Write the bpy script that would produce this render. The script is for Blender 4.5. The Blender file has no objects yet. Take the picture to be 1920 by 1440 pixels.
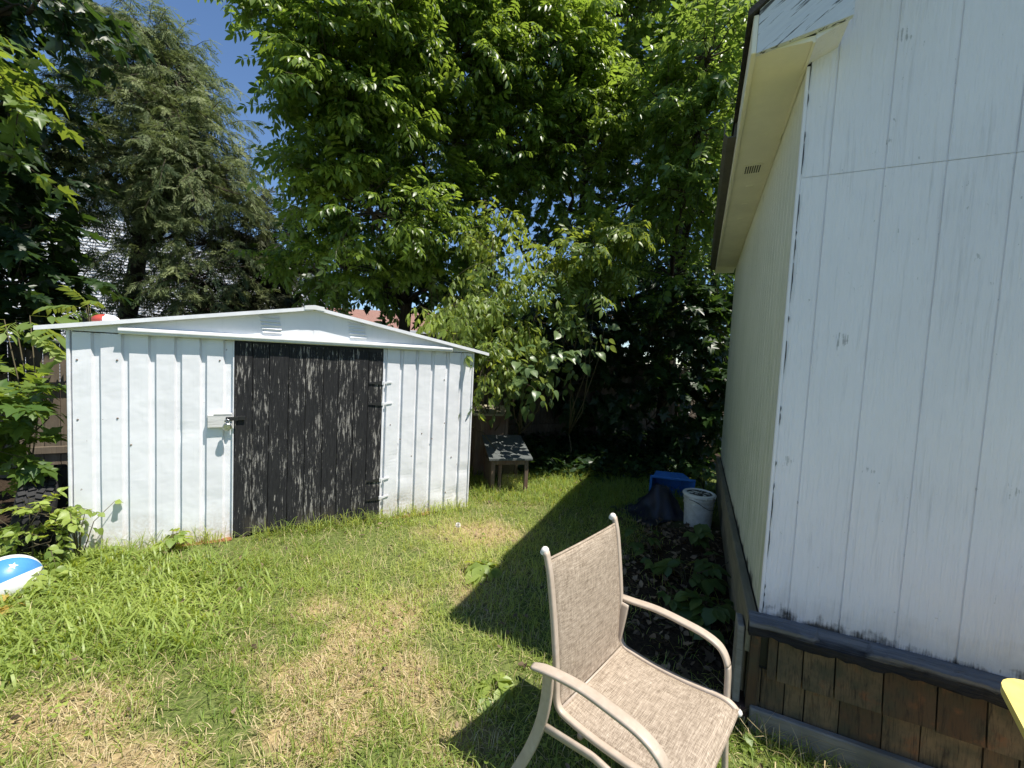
import bpy, math, random
import numpy as np
from mathutils import Vector, Matrix, Quaternion

random.seed(11)
rng = np.random.default_rng(11)
scene = bpy.context.scene
COL = scene.collection
PI = math.pi

# ------------------------------------------------------------------ camera numbers
CAM_F, CAM_PITCH, CAM_ROLL, CAM_H = 757.7, 0.05864, 0.04897, 1.65
_F = np.array([0, math.cos(CAM_PITCH), -math.sin(CAM_PITCH)])
_R0 = np.array([1.0, 0, 0]); _U0 = np.cross(_R0, _F)
_R = math.cos(CAM_ROLL) * _R0 + math.sin(CAM_ROLL) * _U0
_U = np.cross(_R, _F)
EYE = np.array([0, 0, CAM_H])


def at(u, v, d):
    """world point seen at photo position (u, v) at d metres of forward distance"""
    r = _R * (u - 960) / CAM_F - _U * (v - 720) / CAM_F + _F
    return EYE + r * (d / r[1])


# ------------------------------------------------------------------ materials
def new_mat(name):
    m = bpy.data.materials.new(name)
    m.use_nodes = True
    nt = m.node_tree
    nt.nodes.clear()
    out = nt.nodes.new('ShaderNodeOutputMaterial')
    return m, nt, out


class N:
    """small node helper"""
    def __init__(s, nt): s.nt = nt
    def node(s, t, **kw):
        n = s.nt.nodes.new(t)
        for k, v in kw.items(): setattr(n, k, v)
        return n
    def set(s, inp, v):
        if isinstance(v, bpy.types.NodeSocket): s.nt.links.new(v, inp)
        elif v is not None:
            if inp.type == 'RGBA' and len(v) == 3: v = (*v, 1)
            inp.default_value = v
    def coord(s, scale=(1, 1, 1), kind='Object', rot=(0, 0, 0)):
        tc = s.node('ShaderNodeTexCoord')
        mp = s.node('ShaderNodeMapping')
        mp.inputs['Scale'].default_value = scale
        mp.inputs['Rotation'].default_value = rot
        s.nt.links.new(tc.outputs[kind], mp.inputs['Vector'])
        return mp.outputs[0]
    def noise(s, vec, scale=5, detail=4, rough=.6, dist=0):
        n = s.node('ShaderNodeTexNoise')
        s.set(n.inputs['Vector'], vec)
        n.inputs['Scale'].default_value = scale; n.inputs['Detail'].default_value = detail
        n.inputs['Roughness'].default_value = rough; n.inputs['Distortion'].default_value = dist
        return n.outputs['Fac']
    def ramp(s, fac, a, b, lo=0.0, hi=1.0):
        n = s.node('ShaderNodeMapRange')
        s.set(n.inputs['Value'], fac)
        n.inputs['From Min'].default_value = a; n.inputs['From Max'].default_value = b
        n.inputs['To Min'].default_value = lo; n.inputs['To Max'].default_value = hi
        return n.outputs[0]
    def math(s, op, a, b=None):
        n = s.node('ShaderNodeMath', operation=op)
        s.set(n.inputs[0], a)
        if b is not None: s.set(n.inputs[1], b)
        return n.outputs[0]
    def mix(s, fac, a, b):
        n = s.node('ShaderNodeMix', data_type='RGBA')
        s.set(n.inputs[0], fac); s.set(n.inputs[6], a); s.set(n.inputs[7], b)
        return n.outputs[2]
    def colramp(s, fac, stops):
        n = s.node('ShaderNodeValToRGB')
        el = n.color_ramp.elements
        while len(el) < len(stops): el.new(.5)
        for e, (p, c) in zip(el, stops): e.position = p; e.color = (*c, 1)
        s.set(n.inputs[0], fac)
        return n.outputs[0]
    def attr(s, name):
        n = s.node('ShaderNodeAttribute', attribute_name=name)
        return n.outputs['Fac']
    def bump(s, h, strength=.3, dist=.01, normal=None):
        n = s.node('ShaderNodeBump')
        n.inputs['Strength'].default_value = strength; n.inputs['Distance'].default_value = dist
        s.set(n.inputs['Height'], h)
        if normal is not None: s.set(n.inputs['Normal'], normal)
        return n.outputs[0]
    def sep(s, vec):
        n = s.node('ShaderNodeSeparateXYZ'); s.set(n.inputs[0], vec); return n.outputs
    def bsdf(s, color, rough=.6, spec=.3, normal=None, metallic=0, sheen=0):
        n = s.node('ShaderNodeBsdfPrincipled')
        s.set(n.inputs['Base Color'], color); s.set(n.inputs['Roughness'], rough)
        s.set(n.inputs['Specular IOR Level'], spec); s.set(n.inputs['Metallic'], metallic)
        if normal is not None: s.set(n.inputs['Normal'], normal)
        return n.outputs[0]


def simple(name, color, rough=.6, spec=.3, var=.25, scale=6, stretch=(1, 1, 1), bump=.15, metallic=0, dark=None):
    m, nt, out = new_mat(name); n = N(nt)
    v = n.coord(stretch)
    f = n.noise(v, scale, 6, .65)
    f2 = n.noise(v, scale * 6, 4, .6)
    d = dark or tuple(c * (1 - var) for c in color)
    l = tuple(min(.95, c * (1 + var * .6)) for c in color)
    c = n.mix(n.ramp(f, .3, .7), d, l)
    c = n.mix(n.ramp(f2, .3, .75, 0, .45), c, d)
    nm = n.bump(n.math('ADD', f, f2), bump, .01)
    nt.links.new(n.bsdf(c, rough, spec, nm, metallic), out.inputs[0])
    return m


def wood(name, a, b, c, axis='z', scale=1.0, rough=.85, crack=.5):
    """weathered wood, grain along the axis"""
    m, nt, out = new_mat(name); n = N(nt)
    st = {'x': (1.2, 22, 22), 'y': (22, 1.2, 22), 'z': (22, 22, 1.2)}[axis]
    v = n.coord(tuple(q * scale for q in st))
    g = n.noise(v, 1.6, 8, .65, .6)
    g2 = n.noise(v, 6, 5, .6, .3)
    big = n.noise(n.coord((1, 1, 1)), 3.2, 3, .6)
    col = n.mix(n.ramp(g, .3, .72), a, b)
    col = n.mix(n.ramp(big, .4, .7, 0, .75), col, c)
    col = n.mix(n.ramp(g2, .62, .75, 0, crack), col, tuple(q * .2 for q in a))
    nm = n.bump(n.math('ADD', g, g2), .5, .006)
    nt.links.new(n.bsdf(col, rough, .2, nm), out.inputs[0])
    return m


def leaf_mat(name, dark, light, trans=.42, rough=.42, tcol=None, spec=.45):
    m, nt, out = new_mat(name); n = N(nt)
    t = n.attr('tint')
    c = n.mix(t, dark, light)
    p = n.bsdf(c, rough, spec)
    tr = n.node('ShaderNodeBsdfTranslucent')
    tc = tcol or (light[0] * 2.2, light[1] * 2.0, light[2] * .9)
    n.set(tr.inputs[0], n.mix(t, tuple(q * .75 for q in tc), tc))
    mx = n.node('ShaderNodeMixShader'); mx.inputs[0].default_value = trans
    nt.links.new(p, mx.inputs[1]); nt.links.new(tr.outputs[0], mx.inputs[2])
    nt.links.new(mx.outputs[0], out.inputs[0])
    return m


# ------------------------------------------------------------------ mesh helpers
class MB:
    def __init__(s): s.v = []; s.f = []; s.mi = []
    def face(s, idx, mi=0): s.f.append(tuple(idx)); s.mi.append(mi)
    def add(s, vs, fs, mi=0):
        b = len(s.v); s.v += [tuple(p) for p in vs]
        for f in fs: s.face([b + i for i in f], mi)
    def box(s, lo, hi, mi=0, xf=None):
        x0, y0, z0 = lo; x1, y1, z1 = hi
        vs = [(x0, y0, z0), (x1, y0, z0), (x1, y1, z0), (x0, y1, z0), (x0, y0, z1), (x1, y0, z1), (x1, y1, z1), (x0, y1, z1)]
        if xf is not None: vs = [tuple(xf @ Vector(p)) for p in vs]
        s.add(vs, [(0, 3, 2, 1), (4, 5, 6, 7), (0, 1, 5, 4), (1, 2, 6, 5), (2, 3, 7, 6), (3, 0, 4, 7)], mi)
    def bevbox(s, lo, hi, b=.004, mi=0, xf=None):
        """box with chamfered edges"""
        bm_v = []
        x0, y0, z0 = lo; x1, y1, z1 = hi
        b = min(b, (x1 - x0) / 2.2, (y1 - y0) / 2.2, (z1 - z0) / 2.2)
        for (X, xi) in ((x0, b), (x1, -b)):
            for (Y, yi) in ((y0, b), (y1, -b)):
                for (Z, zi) in ((z0, b), (z1, -b)):
                    bm_v += [(X, Y + yi, Z + zi), (X + xi, Y, Z + zi), (X + xi, Y + yi, Z)]
        def id(i, j, k, a): return ((i * 2 + j) * 2 + k) * 3 + a
        fs = []
        for i in (0, 1):
            q = [id(i, 0, 0, 0), id(i, 1, 0, 0), id(i, 1, 1, 0), id(i, 0, 1, 0)]; fs.append(q if i else q[::-1])
        for j in (0, 1):
            q = [id(0, j, 0, 1), id(1, j, 0, 1), id(1, j, 1, 1), id(0, j, 1, 1)]; fs.append(q[::-1] if j else q)
        for k in (0, 1):
            q = [id(0, 0, k, 2), id(1, 0, k, 2), id(1, 1, k, 2), id(0, 1, k, 2)]; fs.append(q if k else q[::-1])
        for j in (0, 1):
            for k in (0, 1):
                fs.append([id(0, j, k, 1), id(1, j, k, 1), id(1, j, k, 2), id(0, j, k, 2)])
        for i in (0, 1):
            for k in (0, 1):
                fs.append([id(i, 0, k, 0), id(i, 1, k, 0), id(i, 1, k, 2), id(i, 0, k, 2)])
        for i in (0, 1):
            for j in (0, 1):
                fs.append([id(i, j, 0, 0), id(i, j, 1, 0), id(i, j, 1, 1), id(i, j, 0, 1)])
        for i in (0, 1):
            for j in (0, 1):
                for k in (0, 1):
                    fs.append([id(i, j, k, 0), id(i, j, k, 1), id(i, j, k, 2)])
        if xf is not None: bm_v = [tuple(xf @ Vector(p)) for p in bm_v]
        s.add(bm_v, fs, mi)
    def warp(s, amp, seed, dents=()):
        """uneven hand-worn sheet: push points along y"""
        for i, (x, y, z) in enumerate(s.v):
            d = amp * (math.sin(3.1 * z + 7 * x + seed) * .5 + math.sin(7.7 * z - 13 * x + 2 * seed) * .35 + math.sin(17 * z + 29 * x + seed) * .15)
            for (dx, dz, r, h) in dents: d += h * math.exp(-((x - dx) ** 2 + (z - dz) ** 2) / r ** 2)
            s.v[i] = (x, y + d * min(1, z * 6 + .2), z)
    def tube(s, pts, rad, n=8, flat=None, mi=0, cap=True, up=(0, 0, 1)):
        """tube along pts; rad a number or list; flat=(w, h, up) gives an oval/rounded bar section"""
        pts = [Vector(p) for p in pts]; m = len(pts)
        rad = [rad] * m if not isinstance(rad, (list, tuple)) else rad
        b = len(s.v); upv = Vector(up)
        prev = None
        for i, p in enumerate(pts):
            t = (pts[min(i + 1, m - 1)] - pts[max(i - 1, 0)]).normalized()
            if flat:
                a = Vector(up) - t * t.dot(Vector(up)); a = a.normalized() if a.length > 1e-4 else t.orthogonal().normalized()
            else:
                a = t.orthogonal().normalized() if prev is None else (prev - t * prev.dot(t)).normalized()
            prev = a; c = t.cross(a)
            for k in range(n):
                an = 2 * PI * k / n
                ca, sa = math.cos(an), math.sin(an)
                if flat:
                    e = .45
                    ca = math.copysign(abs(ca) ** e, ca); sa = math.copysign(abs(sa) ** e, sa)
                    q = p + a * (ca * flat[1] * rad[i]) + c * (sa * flat[0] * rad[i])
                else: q = p + (a * ca + c * sa) * rad[i]
                s.v.append(tuple(q))
        for i in range(m - 1):
            for k in range(n):
                s.face([b + i * n + k, b + i * n + (k + 1) % n, b + (i + 1) * n + (k + 1) % n, b + (i + 1) * n + k], mi)
        if cap:
            s.face([b + k for k in range(n)][::-1], mi); s.face([b + (m - 1) * n + k for k in range(n)], mi)
    def lathe(s, prof, n=32, xf=None, mi=0, closed=False):
        b = len(s.v); m = len(prof)
        for r, z in prof:
            for k in range(n):
                p = Vector((r * math.cos(2 * PI * k / n), r * math.sin(2 * PI * k / n), z))
                s.v.append(tuple(xf @ p if xf is not None else p))
        for i in range(m if closed else m - 1):
            j = (i + 1) % m
            for k in range(n):
                s.face([b + i * n + k, b + i * n + (k + 1) % n, b + j * n + (k + 1) % n, b + j * n + k], mi)
    def prism(s, poly, y0, y1, mi=0, xf=None, plane='xz'):
        """2-D outline extruded along the third axis"""
        def P(a, b, c):
            q = {'xz': (a, c, b), 'xy': (a, b, c), 'yz': (c, a, b)}[plane]
            return tuple(xf @ Vector(q)) if xf is not None else q
        n = len(poly)
        vs = [P(a, b, y0) for a, b in poly] + [P(a, b, y1) for a, b in poly]
        s.add(vs, [list(range(n))[::-1], [n + i for i in range(n)]] + [[i, (i + 1) % n, n + (i + 1) % n, n + i] for i in range(n)], mi)
    def sheet(s, pts, z0, ztop, mi=0, zs=1):
        """vertical folded sheet: plan polyline pts, from z0 up to ztop(x)"""
        b = len(s.v)
        for x, y in pts:
            zt = ztop(x) if callable(ztop) else ztop
            zb = z0(x) if callable(z0) else z0
            for k in range(zs + 1): s.v.append((x, y, zb + (zt - zb) * k / zs))
        w = zs + 1
        for i in range(len(pts) - 1):
            for k in range(zs):
                s.face([b + i * w + k, b + (i + 1) * w + k, b + (i + 1) * w + k + 1, b + i * w + k + 1], mi)
    def build(s, name, mat, parent=None, smooth=False, recalc=True, autosmooth=None):
        me = bpy.data.meshes.new(name)
        me.from_pydata(s.v, [], s.f)
        mats = mat if isinstance(mat, (list, tuple)) else [mat]
        for m in mats: me.materials.append(m)
        if len(mats) > 1: me.polygons.foreach_set('material_index', s.mi)
        if recalc:
            import bmesh
            bm = bmesh.new(); bm.from_mesh(me)
            bmesh.ops.recalc_face_normals(bm, faces=bm.faces)
            bm.to_mesh(me); bm.free()
        if smooth: me.polygons.foreach_set('use_smooth', [True] * len(me.polygons))
        if autosmooth: 
            me.polygons.foreach_set('use_smooth', [True] * len(me.polygons))
            me.set_sharp_from_angle(angle=math.radians(autosmooth))
        me.update()
        o = bpy.data.objects.new(name, me)
        COL.objects.link(o)
        if parent is not None: o.parent = parent
        return o


def tag(o, label=None, cat=None, group=None, kind=None):
    if label: o['label'] = label
    if cat: o['category'] = cat
    if group: o['group'] = group
    if kind: o['kind'] = kind
    return o


def thing(name, label, cat, loc=(0, 0, 0), rz=0, group=None):
    o = bpy.data.objects.new(name, None); COL.objects.link(o)
    o.empty_display_size = .1
    o.location = loc; o.rotation_euler = (0, 0, rz)
    return tag(o, label, cat, group)


def copy_tree(o, parent=None):
    c = o.copy(); COL.objects.link(c)
    if parent is not None: c.parent = parent
    for ch in o.children: copy_tree(ch, c)
    return c


# ---- numpy scatter: many small leaves in ONE mesh (a crown, a lawn)
def proto(vs, fs):
    return (np.array(vs, float), np.concatenate([np.array(f) for f in fs]), np.array([len(f) for f in fs]))


def join_protos(lst):
    V = []; F = []; T = []; b = 0
    for v, f, t in lst:
        V.append(v); F.append(f + b); T.append(t); b += len(v)
    return (np.concatenate(V), np.concatenate(F), np.concatenate(T))


def unit(a):
    return a / np.maximum(np.linalg.norm(a, axis=-1, keepdims=True), 1e-9)


def scatter(name, protos, P, X, Z, S, mat, parent=None, tint=None, wid=None, pick=None, local=None):
    M = len(P)
    X = unit(X); Z = unit(Z - X * np.sum(Z * X, 1, keepdims=True)); Y = np.cross(Z, X)
    if tint is None: tint = rng.random(M)
    if pick is None: pick = rng.integers(0, len(protos), M)
    if wid is None: wid = np.ones(M)
    VV = []; FF = []; TT = []; TI = []; b = 0
    for k, (pv, pf, pt) in enumerate(protos):
        sel = np.nonzero(pick == k)[0]; m = len(sel)
        if not m: continue
        s = S[sel, None, None]
        w = (P[sel, None, :] + s * (pv[None, :, 0:1] * X[sel, None, :] + pv[None, :, 1:2] * wid[sel, None, None] * Y[sel, None, :] + pv[None, :, 2:3] * Z[sel, None, :]))
        n = len(pv)
        VV.append(w.reshape(-1, 3))
        FF.append((pf[None, :] + (np.arange(m) * n)[:, None] + b).reshape(-1))
        TT.append(np.tile(pt, m)); TI.append(np.repeat(tint[sel], n)); b += m * n
    V = np.concatenate(VV); F = np.concatenate(FF).astype(np.int32); T = np.concatenate(TT).astype(np.int32); TI = np.concatenate(TI)
    if local is not None: V = V - np.array(local)[None]
    me = bpy.data.meshes.new(name)
    me.vertices.add(len(V)); me.vertices.foreach_set('co', V.astype(np.float32).ravel())
    me.loops.add(len(F)); me.loops.foreach_set('vertex_index', F)
    me.polygons.add(len(T))
    st = np.concatenate([[0], np.cumsum(T)[:-1]]).astype(np.int32)
    me.polygons.foreach_set('loop_start', st)
    try: me.polygons.foreach_set('loop_total', T)
    except Exception: pass
    at_ = me.attributes.new('tint', 'FLOAT', 'POINT'); at_.data.foreach_set('value', TI.astype(np.float32))
    me.materials.append(mat)
    me.update(calc_edges=True); me.validate()
    o = bpy.data.objects.new(name, me); COL.objects.link(o)
    if parent is not None: o.parent = parent
    return o


def leaflet(w=.36, fold=.18, droop=.15, a=.35, b=.68, wb=.8):
    """pointed oval leaf, length 1 along x, folded on the midrib"""
    dz = lambda x: -droop * x * x
    vs = [(0, 0, 0), (a, w / 2, fold * w / 2 + dz(a)), (a, 0, dz(a)), (a, -w / 2, fold * w / 2 + dz(a)),
          (b, w / 2 * wb, fold * w / 2 * wb + dz(b)), (b, 0, dz(b)), (b, -w / 2 * wb, fold * w / 2 * wb + dz(b)), (1, 0, dz(1))]
    return proto(vs, [(0, 2, 1), (0, 3, 2), (1, 2, 5, 4), (2, 3, 6, 5), (4, 5, 7), (5, 6, 7)])


def kite(w=.5, fold=.2, droop=.15):
    return proto([(0, 0, 0), (.42, w / 2, fold * w / 2), (.45, 0, -droop * .2), (.42, -w / 2, fold * w / 2), (1, 0, -droop)], [(0, 2, 1), (0, 3, 2), (1, 2, 4), (2, 3, 4)])


def place_proto(p, pos, ax, nz, s, wid=1):
    v, f, t = p
    ax = unit(np.array(ax, float)); nz = np.array(nz, float); nz = unit(nz - ax * (nz @ ax)); y = np.cross(nz, ax)
    return (np.array(pos)[None] + s * (v[:, :1] * ax + v[:, 1:2] * wid * y + v[:, 2:3] * nz), f, t)


def compound(pairs=3, ll=.36, w=.36, droop=.3, lw=.0, seed=0, spread=58):
    """pinnate leaf: rachis of length 1 with leaflets in pairs and one at the end"""
    r = random.Random(seed); parts = []
    R = lambda x: np.array([x, 0, -droop * x * x])
    for i in range(pairs):
        x = .28 + .5 * i / max(1, pairs - 1) if pairs > 1 else .5
        for sgn in (1, -1):
            an = math.radians(spread + r.uniform(-10, 10))
            ax = (math.cos(an), sgn * math.sin(an), -droop * .9 - r.uniform(0, .35))
            parts.append(place_proto(leaflet(w, .2 + r.uniform(-.1, .15), .12 + r.uniform(0, .2)), R(x), ax, (0, sgn * .25, 1), ll * r.uniform(.85, 1.1)))
    parts.append(place_proto(leaflet(w * 1.05, .2, .2), R(.82), (1, r.uniform(-.15, .15), -droop * 1.8), (0, 0, 1), ll * 1.15))
    rp = [R(0), R(.5), R(.85)]; tw = .008
    vs = [];
    for p in rp: vs += [p + np.array([0, tw, 0]), p - np.array([0, tw, 0])]
    parts.append(proto(vs, [(0, 1, 3, 2), (2, 3, 5, 4)]))
    return join_protos(parts)


def palmate(seed=0, droop=.25, lobes=5):
    """maple leaf, about 1 long and wide, two halves folded on the midrib"""
    half = [(0, 0), (.05, .17), (-.04, .36), (.16, .30), (.24, .52), (.36, .40), (.40, .62 * .72), (.50, .24), (.62, .27), (.78, .13), (1.0, 0)]
    half = [(0, 0), (-.06, .2), (.05, .44), (.16, .27), (.42, .55), (.46, .22), (.62, .25), (.74, .12), (1.0, 0)]
    z = lambda x, y: .22 * abs(y) - droop * x * x - .25 * y * y
    vs = [(x, y, z(x, y)) for x, y in half] + [(x, -y, z(x, y)) for x, y in half[1:-1]] + [(.3, 0, z(.3, 0))]
    n = len(half); c = len(vs) - 1
    L = list(range(n)); Rr = [0] + list(range(n, n + n - 2)) + [n - 1]
    fs = [(c, L[i + 1], L[i]) for i in range(n - 1)] + [(c, Rr[i], Rr[i + 1]) for i in range(n - 1)]
    return proto(vs, fs)


def roundleaf(droop=.2):
    pr = [(0, 0), (.02, .2), (.16, .36), (.4, .4), (.66, .28), (.85, .1), (1.0, 0)]
    z = lambda x, y: .25 * abs(y) - droop * x * x
    vs = [(x, y, z(x, y)) for x, y in pr] + [(x, -y, z(x, y)) for x, y in pr[1:-1]] + [(.4, 0, z(.4, 0))]
    n = len(pr); c = len(vs) - 1; L = list(range(n)); Rr = [0] + list(range(n, n + n - 2)) + [n - 1]
    return proto(vs, [(c, L[i + 1], L[i]) for i in range(n - 1)] + [(c, Rr[i], Rr[i + 1]) for i in range(n - 1)])


def frond(seed=0):
    """cedar spray: thin side blades off a drooping axis"""
    r = random.Random(seed); vs = []; fs = []
    R = lambda x: np.array([x, 0, -.35 * x * x])
    for i in range(8):
        x = .06 + .85 * i / 7
        for sg in (1, -1):
            L = (.42 - .28 * x) * r.uniform(.7, 1.2); an = math.radians(38 + r.uniform(-12, 12))
            d = np.array([math.cos(an), sg * math.sin(an), -.25 + r.uniform(-.25, .2)]) * L
            p = R(x); wv = np.array([.5, -sg * .5, 0]) * .055; b = len(vs)
            vs += [p - wv * .4, p + d * .5 + wv, p + d, p + d * .45 - wv]; fs.append((b, b + 1, b + 2, b + 3))
    b = len(vs); vs += [R(0) + (0, .012, 0), R(0) - (0, .012, 0), R(1)]; fs.append((b, b + 1, b + 2))
    return proto(vs, fs)


def blade(curve=.35, w=.035, seg=3):
    vs = []; fs = []
    for i in range(seg):
        t = i / seg; ww = w * (1 - .5 * t) * (1 if i else .7)
        z = -curve * t ** 2.2
        vs += [(t, ww / 2, z), (t, -ww / 2, z)]
    vs.append((1 - curve * .25, 0, -curve))
    for i in range(seg - 1): fs.append((2 * i, 2 * i + 1, 2 * i + 3, 2 * i + 2))
    fs.append((2 * seg - 2, 2 * seg - 1, 2 * seg))
    return proto(vs, fs)


ASH = [compound(3, .40, .38, .30, seed=i) for i in range(4)]
BOXELDER = [compound(2, .50, .34, .55, seed=10 + i, spread=45) for i in range(4)]
SUMAC = [compound(6, .34, .36, .4, seed=20 + i, spread=72) for i in range(2)]
MAPLE = [palmate(i, .15 + .12 * i) for i in range(3)]
ROUND = [roundleaf(.1), roundleaf(.3), roundleaf(.5)]
KITE = [kite(.5, .2, .1), kite(.42, .3, .3), kite(.6, .1, .2)]
OVAL = [leaflet(.45, .2, .1), leaflet(.4, .3, .3), leaflet(.5, .1, .2)]
FROND = [frond(i) for i in range(4)]


def rsph(n):
    return unit(rng.normal(size=(n, 3)))


def make_tree(name, label, cat, base, trunk_pts, trunk_r, blobs, protos, leaf_len, leafm, barkm, nodes=8, twigL=.6, droop=.35,
              leafdroop=.35, group=None, per_node=2, tint=(0, 1), rin=.3, limb_r=.05, limb_from=.35, twig_r=.006, up=.15, root=None, flat_n=.5, twigs_drawn=1.0):
    """tree > trunk (with its limbs and twigs), crown.  blobs: (centre, radii, number of twigs)"""
    base = np.array(base, float)
    t = root or thing(name, label, cat, tuple(base), 0, group)
    mb = MB(); P = []; X = []; Z = []; S = []; TT = []
    tp = [np.array(p, float) for p in trunk_pts]
    m = len(tp)
    for i in range(m): pass
    mb.tube([p - base for p in tp], [trunk_r * (1 - .65 * i / (m - 1)) * (1.25 if i == 0 else 1) for i in range(m)], 10)
    for (c, rad, n) in blobs:
        c = np.array(c, float); rad = np.array(rad, float) * np.ones(3)
        # limb from the trunk to the clump
        zz = [p[2] for p in tp]
        zt = max(tp[0][2] + .3, min(zz[-1], c[2] - abs(rad[2]) * .5 - .45 * np.linalg.norm(c[:2] - tp[-1][:2])))
        j = min(range(m), key=lambda q: abs(tp[q][2] - zt)); j = max(j, 1) if m > 2 else m - 1
        s0 = tp[j]; mid = (s0 + c) / 2 + np.array([0, 0, -.12 * np.linalg.norm(c - s0)]) + rng.normal(size=3) * .08
        q1 = s0 * .6 + mid * .4 + rng.normal(size=3) * .05
        L = [s0, q1, mid, (mid + c) / 2 + rng.normal(size=3) * .06, c]
        lr = min(limb_r * (.6 + .12 * n ** .33), trunk_r * .7)
        mb.tube([p - base for p in L], [lr, lr * .85, lr * .7, lr * .5, lr * .3], 7)
        d = rsph(n); d[:, 2] += up * .5; d = unit(d)
        r_ = rin + (1 - rin) * rng.random(n) ** .6
        b = c + d * rad * r_[:, None]
        out = unit(d * .9 + rng.normal(size=(n, 3)) * .45 + np.array([0, 0, up]))
        tl = twigL * rng.uniform(.55, 1.25, n)
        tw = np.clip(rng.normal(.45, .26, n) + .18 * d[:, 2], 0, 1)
        # branchlets from the limb end to some twig bases
        for k in range(0, n, 4):
            e = b[k]; md = (c + e) / 2 + rng.normal(size=3) * .08 * np.mean(rad)
            mb.tube([c - base, md - base, e - base], [lr * .28, lr * .2, twig_r], 5, cap=False)
        for k in range(n):
            ts = np.linspace(0, 1, 4)
            pts = b[k] + out[k] * tl[k] * ts[:, None] - np.array([0, 0, 1]) * (droop * tl[k] * ts ** 2)[:, None]
            if rng.random() < twigs_drawn: mb.tube(pts - base, [twig_r, twig_r * .8, twig_r * .6, twig_r * .3], 3, cap=False)
        ts = (np.arange(nodes) + .6) / nodes
        for q, tt in enumerate(ts):
            p = b + out * (tl * tt)[:, None] - np.array([0, 0, 1]) * (droop * tl * tt * tt)[:, None]
            tan = unit(out - np.array([0, 0, 1]) * (2 * droop * tt))
            sd = unit(np.cross(tan, np.array([0, 0, 1]) + rng.normal(size=(n, 3)) * .25))
            for sg in ((1, -1) if per_node == 2 else ((1,) if q % 2 else (-1,))):
                ax = unit(tan * .6 + sd * sg * .8 + np.array([0, 0, -leafdroop]) + rng.normal(size=(n, 3)) * .28)
                P.append(p); X.append(ax); Z.append(np.array([0, 0, 1.0]) + rng.normal(size=(n, 3)) * flat_n + d * .35)
                S.append(leaf_len * rng.uniform(.55, 1.25, n) * (1 - .25 * abs(tt - .5))); TT.append(np.clip(tw + rng.normal(0, .16, n), 0, 1))
        P.append(b + out * tl[:, None] - np.array([0, 0, 1]) * (droop * tl)[:, None]); X.append(out + np.array([0, 0, -leafdroop - droop])); Z.append(np.array([0, 0, 1.0]) + rng.normal(size=(n, 3)) * flat_n)
        S.append(leaf_len * rng.uniform(.7, 1.15, n)); TT.append(tw)
    P = np.concatenate(P); X = np.concatenate(X); Z = np.concatenate(Z); S = np.concatenate(S)
    mb.build('trunk' if cat in ('tree',) else 'stem', barkm, t, smooth=True, recalc=False)
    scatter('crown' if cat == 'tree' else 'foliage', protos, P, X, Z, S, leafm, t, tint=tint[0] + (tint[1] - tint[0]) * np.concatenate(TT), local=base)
    return t


# ------------------------------------------------------------------ ground shape
def sines(x, y, f, seed):
    r = np.random.default_rng(seed); o = 0
    for k in range(7):
        a = r.uniform(0, 2 * PI); q = f * r.uniform(.6, 1.9); o = o + np.sin((x * math.cos(a) + y * math.sin(a)) * q + r.uniform(0, 6.28)) * r.uniform(.5, 1)
    return o / 3.2


def gz(x, y):
    x = np.asarray(x, float); y = np.asarray(y, float)
    z = -.13 * np.exp(-((x - 1.7) ** 2 + (y - 1.2) ** 2) / 1.1 ** 2)
    z = z + .012 * sines(x, y, 3.0, 1) + .006 * sines(x, y, 9.0, 2)
    far = np.clip((np.hypot(x, y - 3) - 7) / 20, 0, 1)
    return z - .3 * far


def gl(x, y): return float(gz(x, y))


SHED_O = np.array([-3.233, 2.933, 0.0]); SHED_A = 1.0921
SX = np.array([math.sin(SHED_A), math.cos(SHED_A), 0]); SY = np.array([-math.cos(SHED_A), math.sin(SHED_A), 0])
GAR_O = np.array([1.255, 1.9, 0.0]); GAR_A = .43159
GX = np.array([math.cos(GAR_A), -math.sin(GAR_A), 0]); GY = np.array([math.sin(GAR_A), math.cos(GAR_A), 0])


def shed_l(x, y):
    dx = np.asarray(x) - SHED_O[0]; dy = np.asarray(y) - SHED_O[1]
    return dx * SX[0] + dy * SX[1], dx * SY[0] + dy * SY[1]


def gar_l(x, y):
    dx = np.asarray(x) - GAR_O[0]; dy = np.asarray(y) - GAR_O[1]
    return dx * GX[0] + dy * GX[1], dx * GY[0] + dy * GY[1]


DRY = [(-.75, 2.35, .25, .36, .9), (-1.0, 1.95, .24, .16, .85), (-.55, 2.0, .3, .3, .8), (-.25, 3.75, .5, .25, .8), (-.75, 1.75, .3, .2, .8), (-1.85, 1.68, .32, .18, .9), (-1.45, 1.5, .30, .13, .8), (-2.1, 1.5, .2, .2, .5),
       (-.2, 2.9, .3, .3, .5), (-1.15, 2.5, .2, .15, .6), (-.15, 1.6, .25, .2, .4), (-1.3, 2.05, .2, .12, .4), (-.9, 1.35, .3, .14, .6), (-.1, 4.6, .3, .2, .5)]


def dryness(x, y):
    d = np.zeros_like(np.asarray(x, float))
    for cx, cy, sx, sy, a in DRY: d = np.maximum(d, a * np.exp(-((x - cx) / sx) ** 2 - ((y - cy) / sy) ** 2))
    return np.clip(d + .28 * sines(x, y, 5, 5) * (d + .35) + .1 * sines(x, y, 14, 6), 0, 1)


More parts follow.
